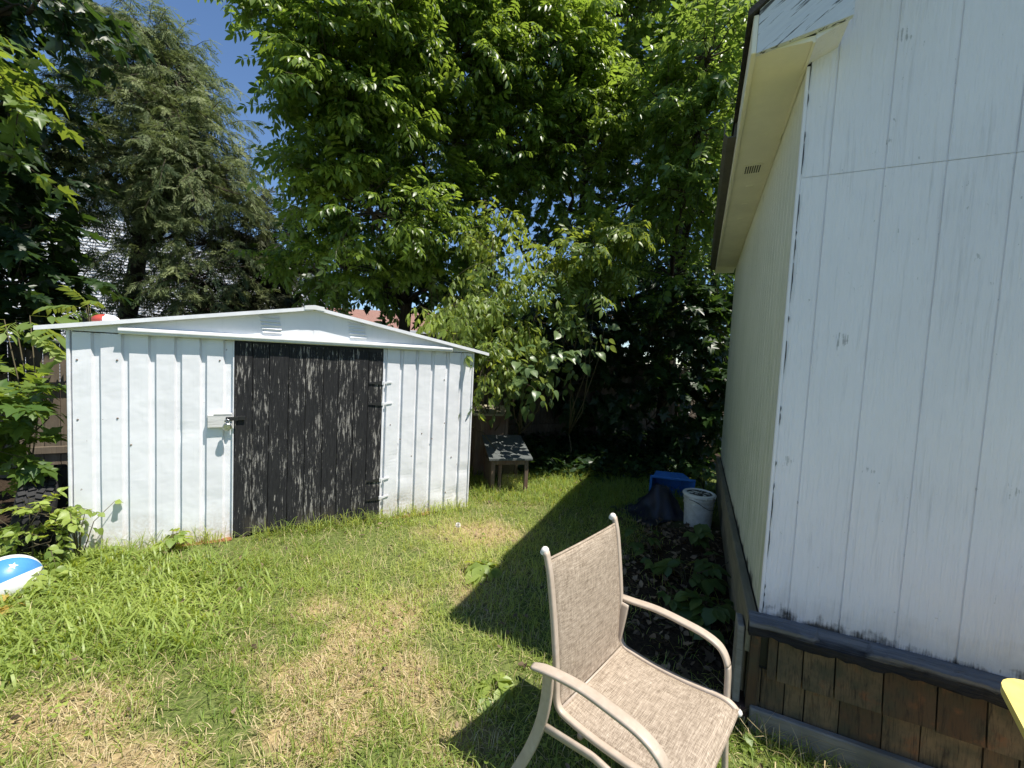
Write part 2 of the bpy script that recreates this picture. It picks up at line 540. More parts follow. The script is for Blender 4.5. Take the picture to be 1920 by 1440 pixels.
def littermask(x, y):
    u, v = gar_l(x, y)     # u along the front wall, v along the side wall
    m = np.clip((u + 1.0 + .18 * sines(x, y, 4, 8)) / .35, 0, 1) * np.clip((v + .12) / .25, 0, 1) * (u < .3)
    m = m * np.clip((2.9 - v) / .8, 0, 1)
    back = np.clip((y - 6.2 + .3 * sines(x, y, 3, 9)) / .8, 0, 1)
    left = np.clip((-3.35 - x + .15 * sines(x, y, 5, 4)) / .4, 0, 1) * np.clip((y - 2.2) / .4, 0, 1)
    return np.maximum(np.maximum(m, back), left)


def build_ground():
    fx = np.concatenate([-np.geomspace(90, 6.2, 18), np.linspace(-6, 4.5, 176), np.geomspace(4.8, 90, 18)])
    fy = np.concatenate([-np.geomspace(90, 2.2, 18), np.linspace(-2, 9.5, 190), np.geomspace(9.9, 140, 20)])
    Xg, Yg = np.meshgrid(fx, fy); Zg = gz(Xg, Yg)
    V = np.stack([Xg.ravel(), Yg.ravel(), Zg.ravel()], 1); nx, ny = len(fx), len(fy)
    i = np.arange(nx - 1)[None, :] + nx * np.arange(ny - 1)[:, None]; i = i.ravel()
    F = np.stack([i, i + 1, i + nx + 1, i + nx], 1)
    me = bpy.data.meshes.new('ground'); me.from_pydata(V.tolist(), [], F.tolist())
    me.polygons.foreach_set('use_smooth', [True] * len(me.polygons))
    a = me.attributes.new('dry', 'FLOAT', 'POINT'); a.data.foreach_set('value', dryness(V[:, 0], V[:, 1]).astype(np.float32))
    a = me.attributes.new('soil', 'FLOAT', 'POINT'); a.data.foreach_set('value', littermask(V[:, 0], V[:, 1]).astype(np.float32))
    m, nt, out = new_mat('lawn_ground'); n = N(nt); v = n.coord()
    f = n.noise(v, 60, 5, .7); f2 = n.noise(v, 9, 4, .6)
    green = n.mix(n.ramp(f, .35, .65), (.05, .07, .017), (.16, .19, .06))
    straw = n.mix(n.ramp(f, .3, .7), (.17, .12, .06), (.46, .36, .19))
    soil = n.mix(n.ramp(f, .35, .7), (.012, .008, .005), (.07, .05, .033))
    c = n.mix(n.ramp(n.math('ADD', n.attr('dry'), n.math('MULTIPLY', n.math('SUBTRACT', f2, .5), .5)), .15, .55), green, straw)
    c = n.mix(n.attr('soil'), c, soil)
    nt.links.new(n.bsdf(c, .95, .1, n.bump(f, .6, .02)), out.inputs[0])
    me.materials.append(m)
    o = bpy.data.objects.new('ground', me); COL.objects.link(o); tag(o, kind='structure')


build_ground()

def build_bounce_slab():
    """unseen pale slab, added right and behind to bounce sun onto the garage"""
    m, nt, out = new_mat('bounce_slab_concrete'); n = N(nt); v = n.coord()
    f = n.noise(v, 2.5, 5, .6); f2 = n.noise(v, 40, 4, .7)
    c = n.mix(n.ramp(f, .3, .7), (.60, .51, .39), (.72, .63, .50))
    c = n.mix(n.ramp(f2, .35, .7, 0, .3), c, (.46, .39, .30))
    nt.links.new(n.bsdf(c, .9, .2, n.bump(f2, .2, .004)), out.inputs[0])
    me = bpy.data.meshes.new('patio')
    vs = []; fs = []
    for i in range(4):
        for j in range(4):
            x0, x1 = .62 + 1.2 * i, .62 + 1.2 * (i + 1) - .012; y1, y0 = -.10 - 1.2 * j, -.10 - 1.2 * (j + 1) + .012
            b = len(vs)
            for z in (-.3, -.055):
                for (x, y) in ((x0, y0), (x1, y0), (x1, y1), (x0, y1)): vs.append(tuple(GAR_O + GX * x + GY * y + np.array([0, 0, z])))
            fs += [(b + 4, b + 5, b + 6, b + 7), (b, b + 1, b + 5, b + 4), (b + 1, b + 2, b + 6, b + 5), (b + 2, b + 3, b + 7, b + 6), (b + 3, b, b + 4, b + 7)]
    me.from_pydata(vs, [], fs); me.materials.append(m)
    o = bpy.data.objects.new('patio', me); COL.objects.link(o); tag(o, kind='structure')  # added out of view for its warm bounce light


build_bounce_slab()

# ------------------------------------------------------------------ shared materials
def metal_paint():
    m, nt, out = new_mat('white_painted_steel'); n = N(nt); v = n.coord()
    f = n.noise(v, 3.0, 5, .6); fine = n.noise(v, 45, 3, .6)
    st = n.noise(n.coord((16, 16, .9)), 2.2, 5, .6)
    z = n.sep(n.coord())[2]
    c = n.mix(n.ramp(f, .35, .7), (.715, .722, .75), (.785, .795, .822))
    c = n.mix(n.ramp(st, .56, .78, 0, .35), c, (.58, .61, .60))
    low = n.ramp(n.math('ADD', z, n.math('MULTIPLY', n.math('SUBTRACT', f, .5), .5)), .30, -.02)
    c = n.mix(n.math('MULTIPLY', low, n.ramp(fine, .3, .65)), c, (.44, .37, .28))
    sp = n.ramp(n.noise(v, 24, 2, .5), .755, .775)
    c = n.mix(n.math('MULTIPLY', sp, .7), c, (.25, .2, .17))
    nm = n.bump(n.noise(v, 6, 2, .5), .35, .02)
    nm = n.bump(fine, .06, .004, nm)
    nt.links.new(n.bsdf(c, .42, .4, nm), out.inputs[0]); return m


def peeling_black():
    m, nt, out = new_mat('peeling_black_boards'); n = N(nt)
    v = n.coord((1, 1, 1))
    s1 = n.noise(n.coord((34, 34, 3.2)), 1.5, 7, .72, .5)
    s2 = n.noise(n.coord((90, 90, 9)), 1.2, 5, .7, .3)
    big = n.noise(n.coord((5, 5, 1.6)), 1.5, 4, .6)
    geo = n.node('ShaderNodeNewGeometry'); isl = geo.outputs['Random Per Island']
    k = n.math('ADD', n.math('MULTIPLY', s1, .55), n.math('MULTIPLY', s2, .45))
    k = n.math('ADD', k, n.math('MULTIPLY', n.math('SUBTRACT', big, .5), .36))
    k = n.math('ADD', k, n.math('MULTIPLY', n.math('SUBTRACT', isl, .5), .06))
    fl = n.noise(n.coord((60, 60, 40)), 1.6, 4, .7)
    k = n.math('ADD', k, n.math('MULTIPLY', n.math('SUBTRACT', fl, .5), .12))
    peel = n.ramp(k, .555, .61)
    paint = n.mix(n.ramp(s2, .3, .7), (.012, .0125, .014), (.035, .035, .036))
    bare = n.mix(n.ramp(s2, .35, .65), (.12, .115, .105), (.36, .34, .31))
    c = n.mix(peel, paint, bare)
    z = n.sep(v)[2]
    c = n.mix(n.math('MULTIPLY', n.ramp(z, .22, .02), n.ramp(big, .45, .6)), c, (.07, .06, .045))
    nm = n.bump(n.math('SUBTRACT', s1, n.math('MULTIPLY', peel, .35)), .55, .006)
    nt.links.new(n.bsdf(c, .78, .14, nm), out.inputs[0]); return m


def wall_paint(name, base, dark, grime, gz0, gz1, algae=None):
    m, nt, out = new_mat(name); n = N(nt); v = n.coord()
    big = n.noise(v, 1.1, 5, .6); mid = n.noise(v, 7, 5, .6)
    gr = n.noise(n.coord((30, 30, 1.3)), 1.6, 7, .68, .4)
    gr2 = n.noise(n.coord((70, 70, 4.5)), 1.8, 4, .6)
    c = n.mix(n.ramp(big, .3, .7), base, dark)
    c = n.mix(n.ramp(n.math('ADD', gr, n.math('MULTIPLY', n.math('SUBTRACT', big, .5), .4)), .56, .76, 0, .5), c, tuple(q * .6 for q in dark))
    c = n.mix(n.ramp(n.math('MULTIPLY', gr2, n.ramp(mid, .45, .7)), .47, .58, 0, .62), c, (.20, .20, .20))
    sp = n.noise(n.coord((26, 26, 16)), 1.5, 3, .6)
    c = n.mix(n.ramp(n.math('ADD', sp, n.math('MULTIPLY', n.math('SUBTRACT', big, .5), .25)), .70, .74, 0, .5), c, (.28, .28, .28))
    z = n.sep(v)[2]
    if algae:
        c = n.mix(n.math('MULTIPLY', n.ramp(z, 2.8, .9), n.ramp(gr, .38, .60, .05, 1)), c, algae)
    ed = n.math('ADD', z, n.math('MULTIPLY', n.math('SUBTRACT', gr2, .5), .09))
    ed = n.math('ADD', ed, n.math('MULTIPLY', n.math('SUBTRACT', mid, .5), .30))
    c = n.mix(n.ramp(ed, gz1 + .09, gz0, 0, .45), c, tuple(q * .42 for q in dark))
    c = n.mix(n.ramp(ed, gz1, gz0, 0, .93), c, grime)
    h = n.math('ADD', n.math('MULTIPLY', gr, .8), n.math('MULTIPLY', gr2, .5))
    nm = n.bump(h, .75, .010)
    nt.links.new(n.bsdf(c, .6, .3, nm), out.inputs[0]); return m


M_STEEL = metal_paint()
M_BLACKDOOR = peeling_black()
M_TRIMWHITE = simple('white_painted_trim', (.74, .75, .74), .5, .35, .12, 9, bump=.08)
M_GAR_FRONT = wall_paint('weathered_white_panel', (.85, .825, .865), (.755, .735, .785), (.025, .024, .024), .478, .530)
M_GAR_SIDE = wall_paint('algae_and_bounce_tinted_panel', (.84, .82, .73), (.74, .73, .63), (.03, .03, .025), .455, .495, (.50, .535, .385))  # algae streaks, with green bounce light also put into the colour
M_SOFFIT = simple('cream_painted_plywood', (.83, .785, .675), .65, .25, .12, 2.5, bump=.08)
def rake_mat():
    m, nt, out = new_mat('cracked_white_board'); n = N(nt)
    mp = n.coord((1, 1, 1), rot=(0, math.radians(37), 0))
    sc = n.node('ShaderNodeMapping'); sc.inputs['Scale'].default_value = (2.2, 26, 34); n.set(sc.inputs['Vector'], mp); v = sc.outputs[0]
    g = n.noise(v, 1.5, 7, .65, .3); g2 = n.noise(v, 3.2, 4, .6, .2)
    c = n.mix(n.ramp(g, .3, .7), (.56, .58, .65), (.70, .715, .77))
    c = n.mix(n.ramp(g, .565, .61, 0, .92), c, (.05, .05, .06)); c = n.mix(n.ramp(g2, .64, .68, 0, .7), c, (.12, .12, .13))
    nt.links.new(n.bsdf(c, .7, .25, n.bump(g, .7, .006)), out.inputs[0]); return m


M_RAKE = rake_mat()
M_GUTTER = simple('dark_weathered_gutter', (.10, .095, .085), .6, .4, .35, 8)
M_SHINGLE_ROOF = simple('dark_asphalt_shingle', (.06, .058, .055), .95, .1, .4, 30, bump=.5)
M_SILLTIMBER = wood('charred_grey_timber', (.05, .05, .055), (.15, .148, .15), (.018, .018, .02), 'x', 1.0, .9, .9)
M_CEDAR = wood('old_cedar_shingle', (.085, .058, .036), (.16, .118, .075), (.055, .055, .038), 'z', .8, .9, .5)
M_GREYBOARD = wood('silvered_board', (.20, .185, .16), (.34, .325, .30), (.13, .125, .10), 'x', 1.0, .9, .7)
M_BASEBOARD = wood('brown_side_board', (.17, .15, .105), (.28, .25, .18), (.14, .135, .095), 'y', 1.0, .9, .7)
M_FENCE = wood('weathered_fence_wood', (.11, .085, .062), (.21, .17, .125), (.10, .085, .065), 'z', .9, .9, .6)
M_HUTCH = wood('hutch_wood', (.10, .077, .058), (.20, .16, .125), (.125, .06, .04), 'z', 1.3, .9, .5)
M_BARK = wood('rough_bark', (.045, .036, .027), (.10, .082, .062), (.035, .03, .024), 'z', .55, .95, .9)
M_TWIG = simple('green_brown_twig', (.10, .085, .05), .8, .2)
M_IRON = simple('black_iron', (.02, .02, .02), .5, .4, .3, 20)
M_CHROME = simple('worn_chrome', (.55, .55, .55), .25, .5, .2, 20, metallic=1)
M_RUST = simple('rusty_soil_board', (.28, .12, .06), .95, .1, .4, 14)

L_ASH = leaf_mat('ash_leaf', (.036, .084, .016), (.175, .25, .036), .46, .37, tcol=(.34, .48, .05))
L_ASHY = leaf_mat('young_ash_leaf', (.06, .125, .025), (.185, .265, .05), .46, .38, tcol=(.34, .48, .07))
L_BOX = leaf_mat('boxelder_leaf', (.09, .15, .03), (.20, .265, .06), .42, .42)
L_SHADED = leaf_mat('shade_darkened_leaf', (.014, .036, .014), (.035, .072, .02), .38, .4)  # maple leaf for trees in deep shade, that shade put into its colour
L_MAPLE = leaf_mat('maple_leaf', (.06, .125, .03), (.165, .235, .05), .42, .40)
L_ROUND = leaf_mat('round_leaf', (.07, .13, .045), (.15, .21, .085), .35, .36)
L_CEDAR = leaf_mat('cedar_spray', (.062, .095, .040), (.205, .24, .10), .28, .6, tcol=(.28, .35, .11), spec=.25)
L_BRAM = leaf_mat('bramble_leaf', (.04, .085, .022), (.10, .15, .04), .35, .4)
L_WEED = leaf_mat('weed_leaf', (.125, .20, .038), (.31, .385, .095), .38, .45)
L_GRASS = leaf_mat('grass_blade', (.10, .18, .03), (.375, .435, .125), .38, .5, spec=.3)
L_STRAW = leaf_mat('straw_blade', (.36, .28, .14), (.66, .56, .34), .2, .7, tcol=(.5, .4, .2), spec=.15)
L_LITTER = leaf_mat('dead_leaf', (.06, .043, .028), (.30, .222, .145), .12, .8, tcol=(.2, .12, .06), spec=.1)
L_SUMAC = leaf_mat('sumac_leaf', (.11, .18, .045), (.22, .29, .08), .42, .42)

# ------------------------------------------------------------------ metal shed (local x along the front, y to the back)
SHED_W, SHED_D, EAVE, RIDGE = 3.156, 2.1, 1.722, 2.03
shed = thing('garden_shed', 'small white ribbed metal shed with a black plank door and low gable roof', 'shed', tuple(SHED_O), PI / 2 - SHED_A)


def gable_z(x): return EAVE + (RIDGE - EAVE) * (1 - abs(x - SHED_W / 2) / (SHED_W / 2))


def rib_sheet(edges, x0, x1, dep=.022, sl=.012):
    """edges: (panel start, panel end) pairs of the raised flats"""
    pts = [(x0, dep)]
    for a, b in edges: pts += [(a - sl * .25, dep), (a, 0), (b, 0), (b + sl, dep)]
    pts.append((x1, dep)); return pts


flatsL = [(.022, .122), (.176, .290), (.337, .448), (.498, .608), (.658, .770), (.820, .928)]
mb = MB(); mb.sheet(rib_sheet(flatsL, .012, .993), 0.0, lambda x: EAVE - .02, zs=48)
mb.warp(.0022, 1.0, ((.70, .95, .07, .009), (.40, .55, .06, -.006), (.06, .10, .06, .012), (.87, .35, .07, .006), (.23, .20, .05, .008)))
mb.sheet([(.993, .022), (.996, .0), (1.004, .0), (1.004, .05)], 0.0, EAVE - .02)
mb.build('wall_panel', M_STEEL, shed)
flatsR = [(2.256, 2.374), (2.414, 2.531), (2.567, 2.690), (2.733, 2.849), (2.893, 3.011), (3.048, 3.142)]
mb = MB(); mb.sheet(rib_sheet(flatsR, 2.222, 3.148), .0, lambda x: EAVE - .02, zs=56)
mb.warp(.003, 4.0, ((2.47, .42, .055, .014), (2.62, .50, .05, .010), (3.09, .42, .05, .014), (2.80, .22, .06, .012), (2.33, .62, .05, .009), (3.0, .18, .06, .010), (2.45, .15, .05, .010)))
mb.sheet([(2.216, .05), (2.216, .0), (2.226, .0), (2.230, .022)], 0.0, EAVE - .02)
mb.build('wall_panel', M_STEEL, shed)
# side and back sheets
for sx in (0, SHED_W):
    mb = MB(); fl = [(.06 + .16 * i, .06 + .16 * i + .115) for i in range(13)]
    pp = rib_sheet(fl, .01, SHED_D)
    dd = 1 if sx == 0 else -1
    b0 = MB(); b0.sheet([(x, y) for x, y in pp], 0, EAVE)
    mb.add([(sx + dd * (y), x, z) for x, y, z in b0.v], b0.f)
    mb.build('side_wall', M_STEEL, shed)
mb = MB(); fl = [(.06 + .16 * i, .06 + .16 * i + .115) for i in range(19)]
b0 = MB(); b0.sheet(rib_sheet(fl, .02, SHED_W - .02), 0, gable_z)
mb.add([(x, SHED_D - y, z) for x, y, z in b0.v], b0.f); mb.build('back_wall', M_STEEL, shed)
for x0, x1 in ((-.008, .012), (3.148, 3.166)):
    mb = MB(); mb.bevbox((x0, -.006, -.01), (x1, .03, EAVE - .01), .004); mb.build('corner_trim', M_STEEL, shed)
# gable panel in two halves that overlap, with louvres
for a, b, y in ((.0, 1.604, .004), (1.600, SHED_W, .0015)):
    mb = MB(); xs = np.linspace(a, b, 9)
    mb.sheet([(x, y - .006) for x in xs], lambda x: EAVE - .012, lambda x: gable_z(x) + .004)
    mb.build('gable_panel', M_STEEL, shed)
for cx, cz in ((1.255, 1.86), (1.955, 1.865)):
    mb = MB()
    for k in range(5):
        z = cz + .062 - k * .031; x = cx + .006 * k
        mb.add([(x - .075, -.003, z), (x + .075, -.003, z), (x + .072, -.019, z - .012), (x - .072, -.019, z - .012), (x - .075, -.003, z - .014), (x + .075, -.003, z - .014)],
               [(0, 1, 2, 3), (3, 2, 5, 4), (0, 3, 4), (1, 5, 2)])
    mb.build('louvre_vent', M_STEEL, shed)
mb = MB(); mb.prism([(-.048, 1.752), (-.052, 1.748), (-.052, 1.712), (-.040, 1.703), (-.036, 1.703), (-.040, 1.714), (-.040, 1.722), (-.030, 1.727), (-.005, 1.727), (-.005, 1.757)], .29, 2.90, plane='yz')
mb.prism([(-.060, 1.738), (-.053, 1.742), (-.053, 1.730), (-.060, 1.728)], .291, 2.899, plane='yz')
mb.build('door_track', M_TRIMWHITE, shed)
# roof: two pitched sheets with a folded edge, ridge cap
ZT = lambda x: EAVE + .014 + (2.044 - EAVE) * (1 - abs(x - 1.603) / 1.75) + (.0)
for a, b in ((-.147, 1.585), (1.622, 3.313)):
    mb = MB()
    za, zb = (1.728, 2.036) if a < 1 else (2.036, 1.716)
    y0, y1 = -.062, SHED_D + .06
    mb.add([(a, y0, za), (b, y0, zb), (b, y1, zb), (a, y1, za), (a, y0, za - .030), (b, y0, zb - .030), (b, y0 + .012, zb - .030), (a, y0 + .012, za - .030), (b, y0 + .014, zb - .012), (a, y0 + .014, za - .012), (b, y1, zb - .012), (a, y1, za - .012)],
           [(0, 1, 2, 3), (0, 4, 5, 1), (4, 7, 6, 5), (7, 9, 8, 6), (9, 11, 10, 8), (3, 2, 10, 11), (0, 3, 11, 9, 7, 4), (1, 5, 6, 8, 10, 2)])
    n_ = 8
    for k in range(1, n_):  # standing ribs of the roof sheet
        t = k / n_; x = a + (b - a) * t; z = za + (zb - za) * t
    mb.build('roof', M_STEEL, shed)
mb = MB(); mb.prism([(1.525, 2.006), (1.525, 2.040), (1.603, 2.052), (1.682, 2.040), (1.682, 2.006), (1.603, 2.014)], -.068, SHED_D + .066)
mb.build('ridge_cap', M_TRIMWHITE, shed)
# door: nine uneven planks with dark gaps
xd = [1.009, 1.136, 1.259, 1.407, 1.543, 1.686, 1.813, 1.95, 2.079, 2.212]
door = MB()
r = random.Random(3)
for i in range(9):
    a, b = xd[i] + .0025, xd[i + 1] - .0025
    z0 = .02 + r.uniform(-.012, .012) + (.03 if i == 3 else 0); z1 = 1.683 + r.uniform(-.008, .006) - (.014 if i >= 8 else 0)
    y = -.004 + r.uniform(-.004, .004)
    nz = 14; L = []; Rr = []
    for k in range(nz + 1):
        z = z0 + (z1 - z0) * k / nz
        L.append((a + r.uniform(-.0015, .0015), z)); Rr.append((b + r.uniform(-.0015, .0015), z))
    door.prism(L + Rr[::-1], y, y + .022)
door_o = door.build('door', M_BLACKDOOR, shed)
mb = MB(); mb.box((1.006, .024, .02), (2.214, .034, 1.70)); mb.build('backing', M_IRON, door_o)
for zc, xr, tl in ((1.368, 2.30, .004), (1.163, 2.31, .003), (.404, 2.302, .008), (.219, 2.302, .012)):
    hin = MB()
    hin.prism([(2.09, zc - .006 - tl), (2.205, zc - .020), (2.205, zc + .018), (2.09, zc + .006 - tl)], -.014, -.009, 0)
    h1 = hin.build('hinge', M_IRON, door_o)
    h2 = MB(); h2.prism([(2.222, zc - .013), (xr, zc - .003 + tl), (xr, zc + .008 + tl), (2.222, zc + .012)], -.009, -.003)
    h2.tube([(2.213, -.010, zc - .018), (2.213, -.010, zc + .016)], .0055, 8)
    h2.build('hinge_leaf', M_STEEL, shed)
# latch board and hasp
mb = MB(); mb.bevbox((.828, -.034, .972), (.996, -.002, 1.080), .004)
mb.bevbox((.87, -.036, 1.078), (.995, -.004, 1.092), .002)
mb.build('latch_block', wood('flaking_white_wood', (.52, .52, .50), (.70, .70, .69), (.5, .49, .46), 'x', 1.4, .7, .6), shed)
mb = MB(); mb.bevbox((.955, -.043, 1.030), (1.04, -.037, 1.062), .001); mb.bevbox((1.03, -.022, 1.03), (1.09, -.016, 1.065), .001)
mb.tube([(.972, -.038, 1.058), (.972, -.060, 1.056), (.972, -.062, 1.036), (.972, -.038, 1.034)], .004, 6)
mb.build('hasp', M_IRON, shed)
M_SCREW = simple('rusty_screw', (.22, .17, .14), .6, .4)
for x, z in ((.048, 1.498), (.048, 1.056), (.268, 1.504), (.268, 1.061), (.345, .852), (.905, 1.53), (2.40, .80), (2.52, .62), (2.84, 1.41), (2.86, .95), (2.73, .79), (2.62, .85), (2.95, .58), (3.10, .98), (2.30, .95), (2.9, .2)):
    mb = MB(); mb.lathe([(.0005, -.006), (.005, -.005), (.0075, 0)], 8, Matrix.Translation((x, .0, z)) @ Matrix.Rotation(PI / 2, 4, 'X') @ Matrix.Scale(-1, 4, (0, 0, 1)))
    mb.build('screw', M_SCREW, shed)
for x0, x1 in ((.5, 1.0), (2.35, 2.75)):
    mb = MB(); mb.bevbox((x0, -.05, -.06), (x1, .06, .008), .004); mb.build('floor_frame', M_RUST, shed)

# padlock hanging on the hasp
lp = SHED_O + SX * .968 + SY * -.072
pl = thing('padlock', 'round chrome padlock hanging from the latch of the shed', 'padlock', (lp[0], lp[1], .985), PI / 2 - SHED_A)
mb = MB(); mb.lathe([(.0005, -.014), (.026, -.014), (.031, -.009), (.031, .009), (.026, .014), (.0005, .014)], 24, Matrix.Rotation(PI / 2, 4, 'X')); mb.build('body', M_CHROME, pl, autosmooth=40)
mb = MB(); mb.tube([(-.016, 0, .02), (-.016, 0, .048), (-.008, 0, .060), (.008, 0, .060), (.016, 0, .048), (.016, 0, .02)], .0045, 8); mb.build('shackle', M_CHROME, pl, smooth=True)

# ------------------------------------------------------------------ garage (local x along the front, y along the side wall)
GL, GW = 3.95, 5.2
SOF, OV = 3.03, .215
SLOPE = math.tan(math.radians(37))
gar = thing('garage', 'weathered white panelled garage with cream soffit and shingled wooden skirt', 'garage', tuple(GAR_O), -GAR_A)
RID = GW / 2


def rake_z(x): return SOF + .175 + SLOPE * (min(x, GW - x))


def grooves(x0, x1, first, step, g=.007, dep=.0045):
    pts = [(x0, 0)]; x = first
    while x < x1 - .02:
        pts += [(x - g / 2, 0), (x - g / 2 + .002, dep), (x + g / 2 - .002, dep), (x + g / 2, 0)]; x += step
    pts.append((x1, 0)); return pts


mb = MB()
pts = grooves(.014, GW, .113, .1955)
mb.sheet(pts, .487, 2.5395); mb.sheet([(x, y - .0) for x, y in pts], 2.5415, lambda x: rake_z(x) + .02)
mb.box((.014, .004, 2.50), (GW, .02, 2.58))
mb.build('front_wall', M_GAR_FRONT, gar)
mb = MB(); b0 = MB()
fine = [(.012, 0)]; r = random.Random(5); y = .10
while y < GL - .05:
    fine += [(y - .003, 0), (y - .001, .004), (y + .001, .004), (y + .003, 0)]; y += .1016
fine.append((GL, 0)); b0.sheet(fine, .478, SOF + .02)
mb.add([(y, x, z) for x, y, z in b0.v], b0.f); mb.build('side_wall', M_GAR_SIDE, gar)
mb = MB(); mb.box((.04, GL - .04, -.1), (GW, GL, SOF + 1.0)); mb.box((GW - .04, .02, -.1), (GW, GL - .05, SOF)); mb.build('far_wall', M_GAR_SIDE, gar)
# black open seam at the corner and a thin corner strip
r = random.Random(8); z = .5
mb = MB(); mb.bevbox((-.002, -.006, .487), (.013, .012, SOF - .002), .003)
mb.build('corner_strip', M_GAR_FRONT, gar)
while z < 3.0:
    h = r.choice((.03, .06, .10, .2)) * r.uniform(.6, 1.2)
    mb = MB(); mb.prism([(.0130, z), (.0138, z + h * .2), (.0146 + r.uniform(0, .0015), z + h * .45), (.0160, z + h * .5), (.0158, z + h * .7), (.014, z + h), (.0128, z + h)], -.0063, .003)
    mb.build('crack', M_IRON, gar); z += h + r.choice((.008, .02, .05, .14)) * r.uniform(.5, 1.3)
# soffit, fascia, rake board, roof, gutter
RK = -.185          # front overhang
mb = MB(); mb.box((-OV, RK + .022, SOF), (-.004, GL + .32, SOF + .02))
for k in range(10):
    yy = .55 + .36 * k; mb.lathe([(.0005, -.004), (.012, -.003), (.018, 0)], 8, Matrix.Translation((-.10, yy, SOF)) @ Matrix.Scale(1.6, 4, (1, 0, 0)))
mb.box((-.012, RK + .022, SOF - .008), (-.002, .55, SOF)); mb.box((-.012, .62, SOF - .008), (-.002, GL, SOF))
sof = mb.build('soffit', M_SOFFIT, gar)
mb = MB()
for k in range(7): mb.box((-.155 + k * .0135, .93, SOF - .004), (-.148 + k * .0135, 1.04, SOF - .0005))
mb.build('vent_slot', M_IRON, sof)
mb = MB(); mb.box((-.165, .915, SOF - .003), (-.055, 1.055, SOF - .0003)); mb.build('vent_plate', M_SOFFIT, sof)
mb = MB(); mb.bevbox((-OV - .022, RK, SOF - .010), (-OV - .001, GL + .34, SOF + .15), .003); mb.build('fascia', M_SOFFIT, gar)
# rake board: a wide end piece over the corner, then the sloping board up the gable
mb = MB(); x0, x1 = -OV - .001, .112
mb.prism([(x0, SOF - .012), (x1, SOF + .050), (x1, rake_z(x1) + .155), (x0, rake_z(x0) + .155)], RK - .001, RK + .021)
mb.build('rake_end_board', M_RAKE, gar)
mb = MB(); e = (x1 + .003, RID)
mb.prism([(e[0], rake_z(e[0]) + .03), (e[1], rake_z(e[1]) + .03), (e[1], rake_z(e[1]) + .155), (e[0], rake_z(e[0]) + .155)], RK - .001, RK + .021)
mb.prism([(e[1] + .002, rake_z(e[1]) + .03), (GW + OV, rake_z(GW) - SLOPE * OV + .03), (GW + OV, rake_z(GW) - SLOPE * OV + .155), (e[1] + .002, rake_z(e[1]) + .155)], RK - .001, RK + .021)
rk = mb.build('rake_board', M_RAKE, gar)
mb = MB(); mb.prism([(x1, rake_z(x1) + .05), (RID, rake_z(RID) + .05), (RID, rake_z(RID) + .07), (x1, rake_z(x1) + .07)], RK + .022, .02)
mb.build('rake_soffit', M_SOFFIT, gar)
mb = MB(); mb.prism([(-.003, SOF + .004), (x1 - .004, SOF + .056), (x1 - .004, rake_z(x1) + .04), (-.003, rake_z(0) + .04)], RK + .0225, -.0005)
mb.build('rake_filler', M_GAR_FRONT, gar)
mb = MB(); t_ = .03
zr = lambda x: rake_z(RID) + .157 - SLOPE * abs(x - RID)
xa = -OV - .045
mb.prism([(xa, zr(xa)), (RID, zr(RID)), (GW - xa, zr(GW - xa)), (GW - xa, zr(GW - xa) + t_), (RID, zr(RID) + t_), (xa, zr(xa) + t_)], RK - .02, GL + .36)
mb.build('roof', M_SHINGLE_ROOF, gar)
mb = MB()
gx = -OV - .024
mb.prism([(gx, SOF + .135), (gx - .012, SOF + .135), (gx - .012, SOF + .06), (gx - .045, SOF + .06), (gx - .062, SOF + .08), (gx - .062, SOF + .150), (gx - .068, SOF + .150), (gx - .068, SOF + .076), (gx - .048, SOF + .052), (gx, SOF + .052)], .62, GL + .35)
mb.build('gutter', M_GUTTER, gar)
# sill timber, ragged
mb = MB(); n_ = 170; r = random.Random(4); L = GW; lo_ = 0.0
prof = []
for i in range(n_ + 1):
    x = -.045 + (L + .045) * i / n_
    j = lambda s: r.uniform(-s, s)
    split = .016 if 9 <= i <= 14 or 50 <= i <= 53 or 101 <= i <= 103 else 0
    lo_ = .75 * lo_ + r.gauss(0, .0045)
    prof.append([(x, -.070 + j(.004), .402 + lo_ + j(.003)), (x, -.070 + j(.003) + lo_ * .4, .440 + j(.003)), (x, -.070 + j(.003) + split * .8, .470 + j(.003) - split + lo_ * .25), (x, -.004, .489), (x, -.004, .392)])
for ring in prof: mb.v += ring
for i in range(n_):
    for k in range(5): mb.face([i * 5 + k, i * 5 + (k + 1) % 5, (i + 1) * 5 + (k + 1) % 5, (i + 1) * 5 + k])
mb.face([0, 1, 2, 3, 4]); mb.face([n_ * 5 + k for k in range(5)][::-1])
m, nt, out = new_mat('sill_timber_wood'); n = N(nt)
v = n.coord((1.1, 20, 20)); g = n.noise(v, 1.7, 8, .65, .5); g2 = n.noise(v, 5, 5, .6)
z = n.sep(n.coord())[2]
c = n.mix(n.ramp(g, .3, .7), (.085, .086, .09), (.23, .225, .225))
blk = n.mix(n.ramp(g, .35, .7), (.006, .006, .007), (.035, .034, .036))
c = n.mix(n.ramp(n.math('ADD', z, n.math('MULTIPLY', n.math('SUBTRACT', g, .5), .05)), .445, .462), blk, c)
c = n.mix(n.ramp(g2, .62, .72, 0, .8), c, (.01, .01, .01))
nt.links.new(n.bsdf(c, .85, .25, n.bump(n.math('ADD', g, g2), 1.0, .014)), out.inputs[0])
mb.build('sill_timber', m, gar)
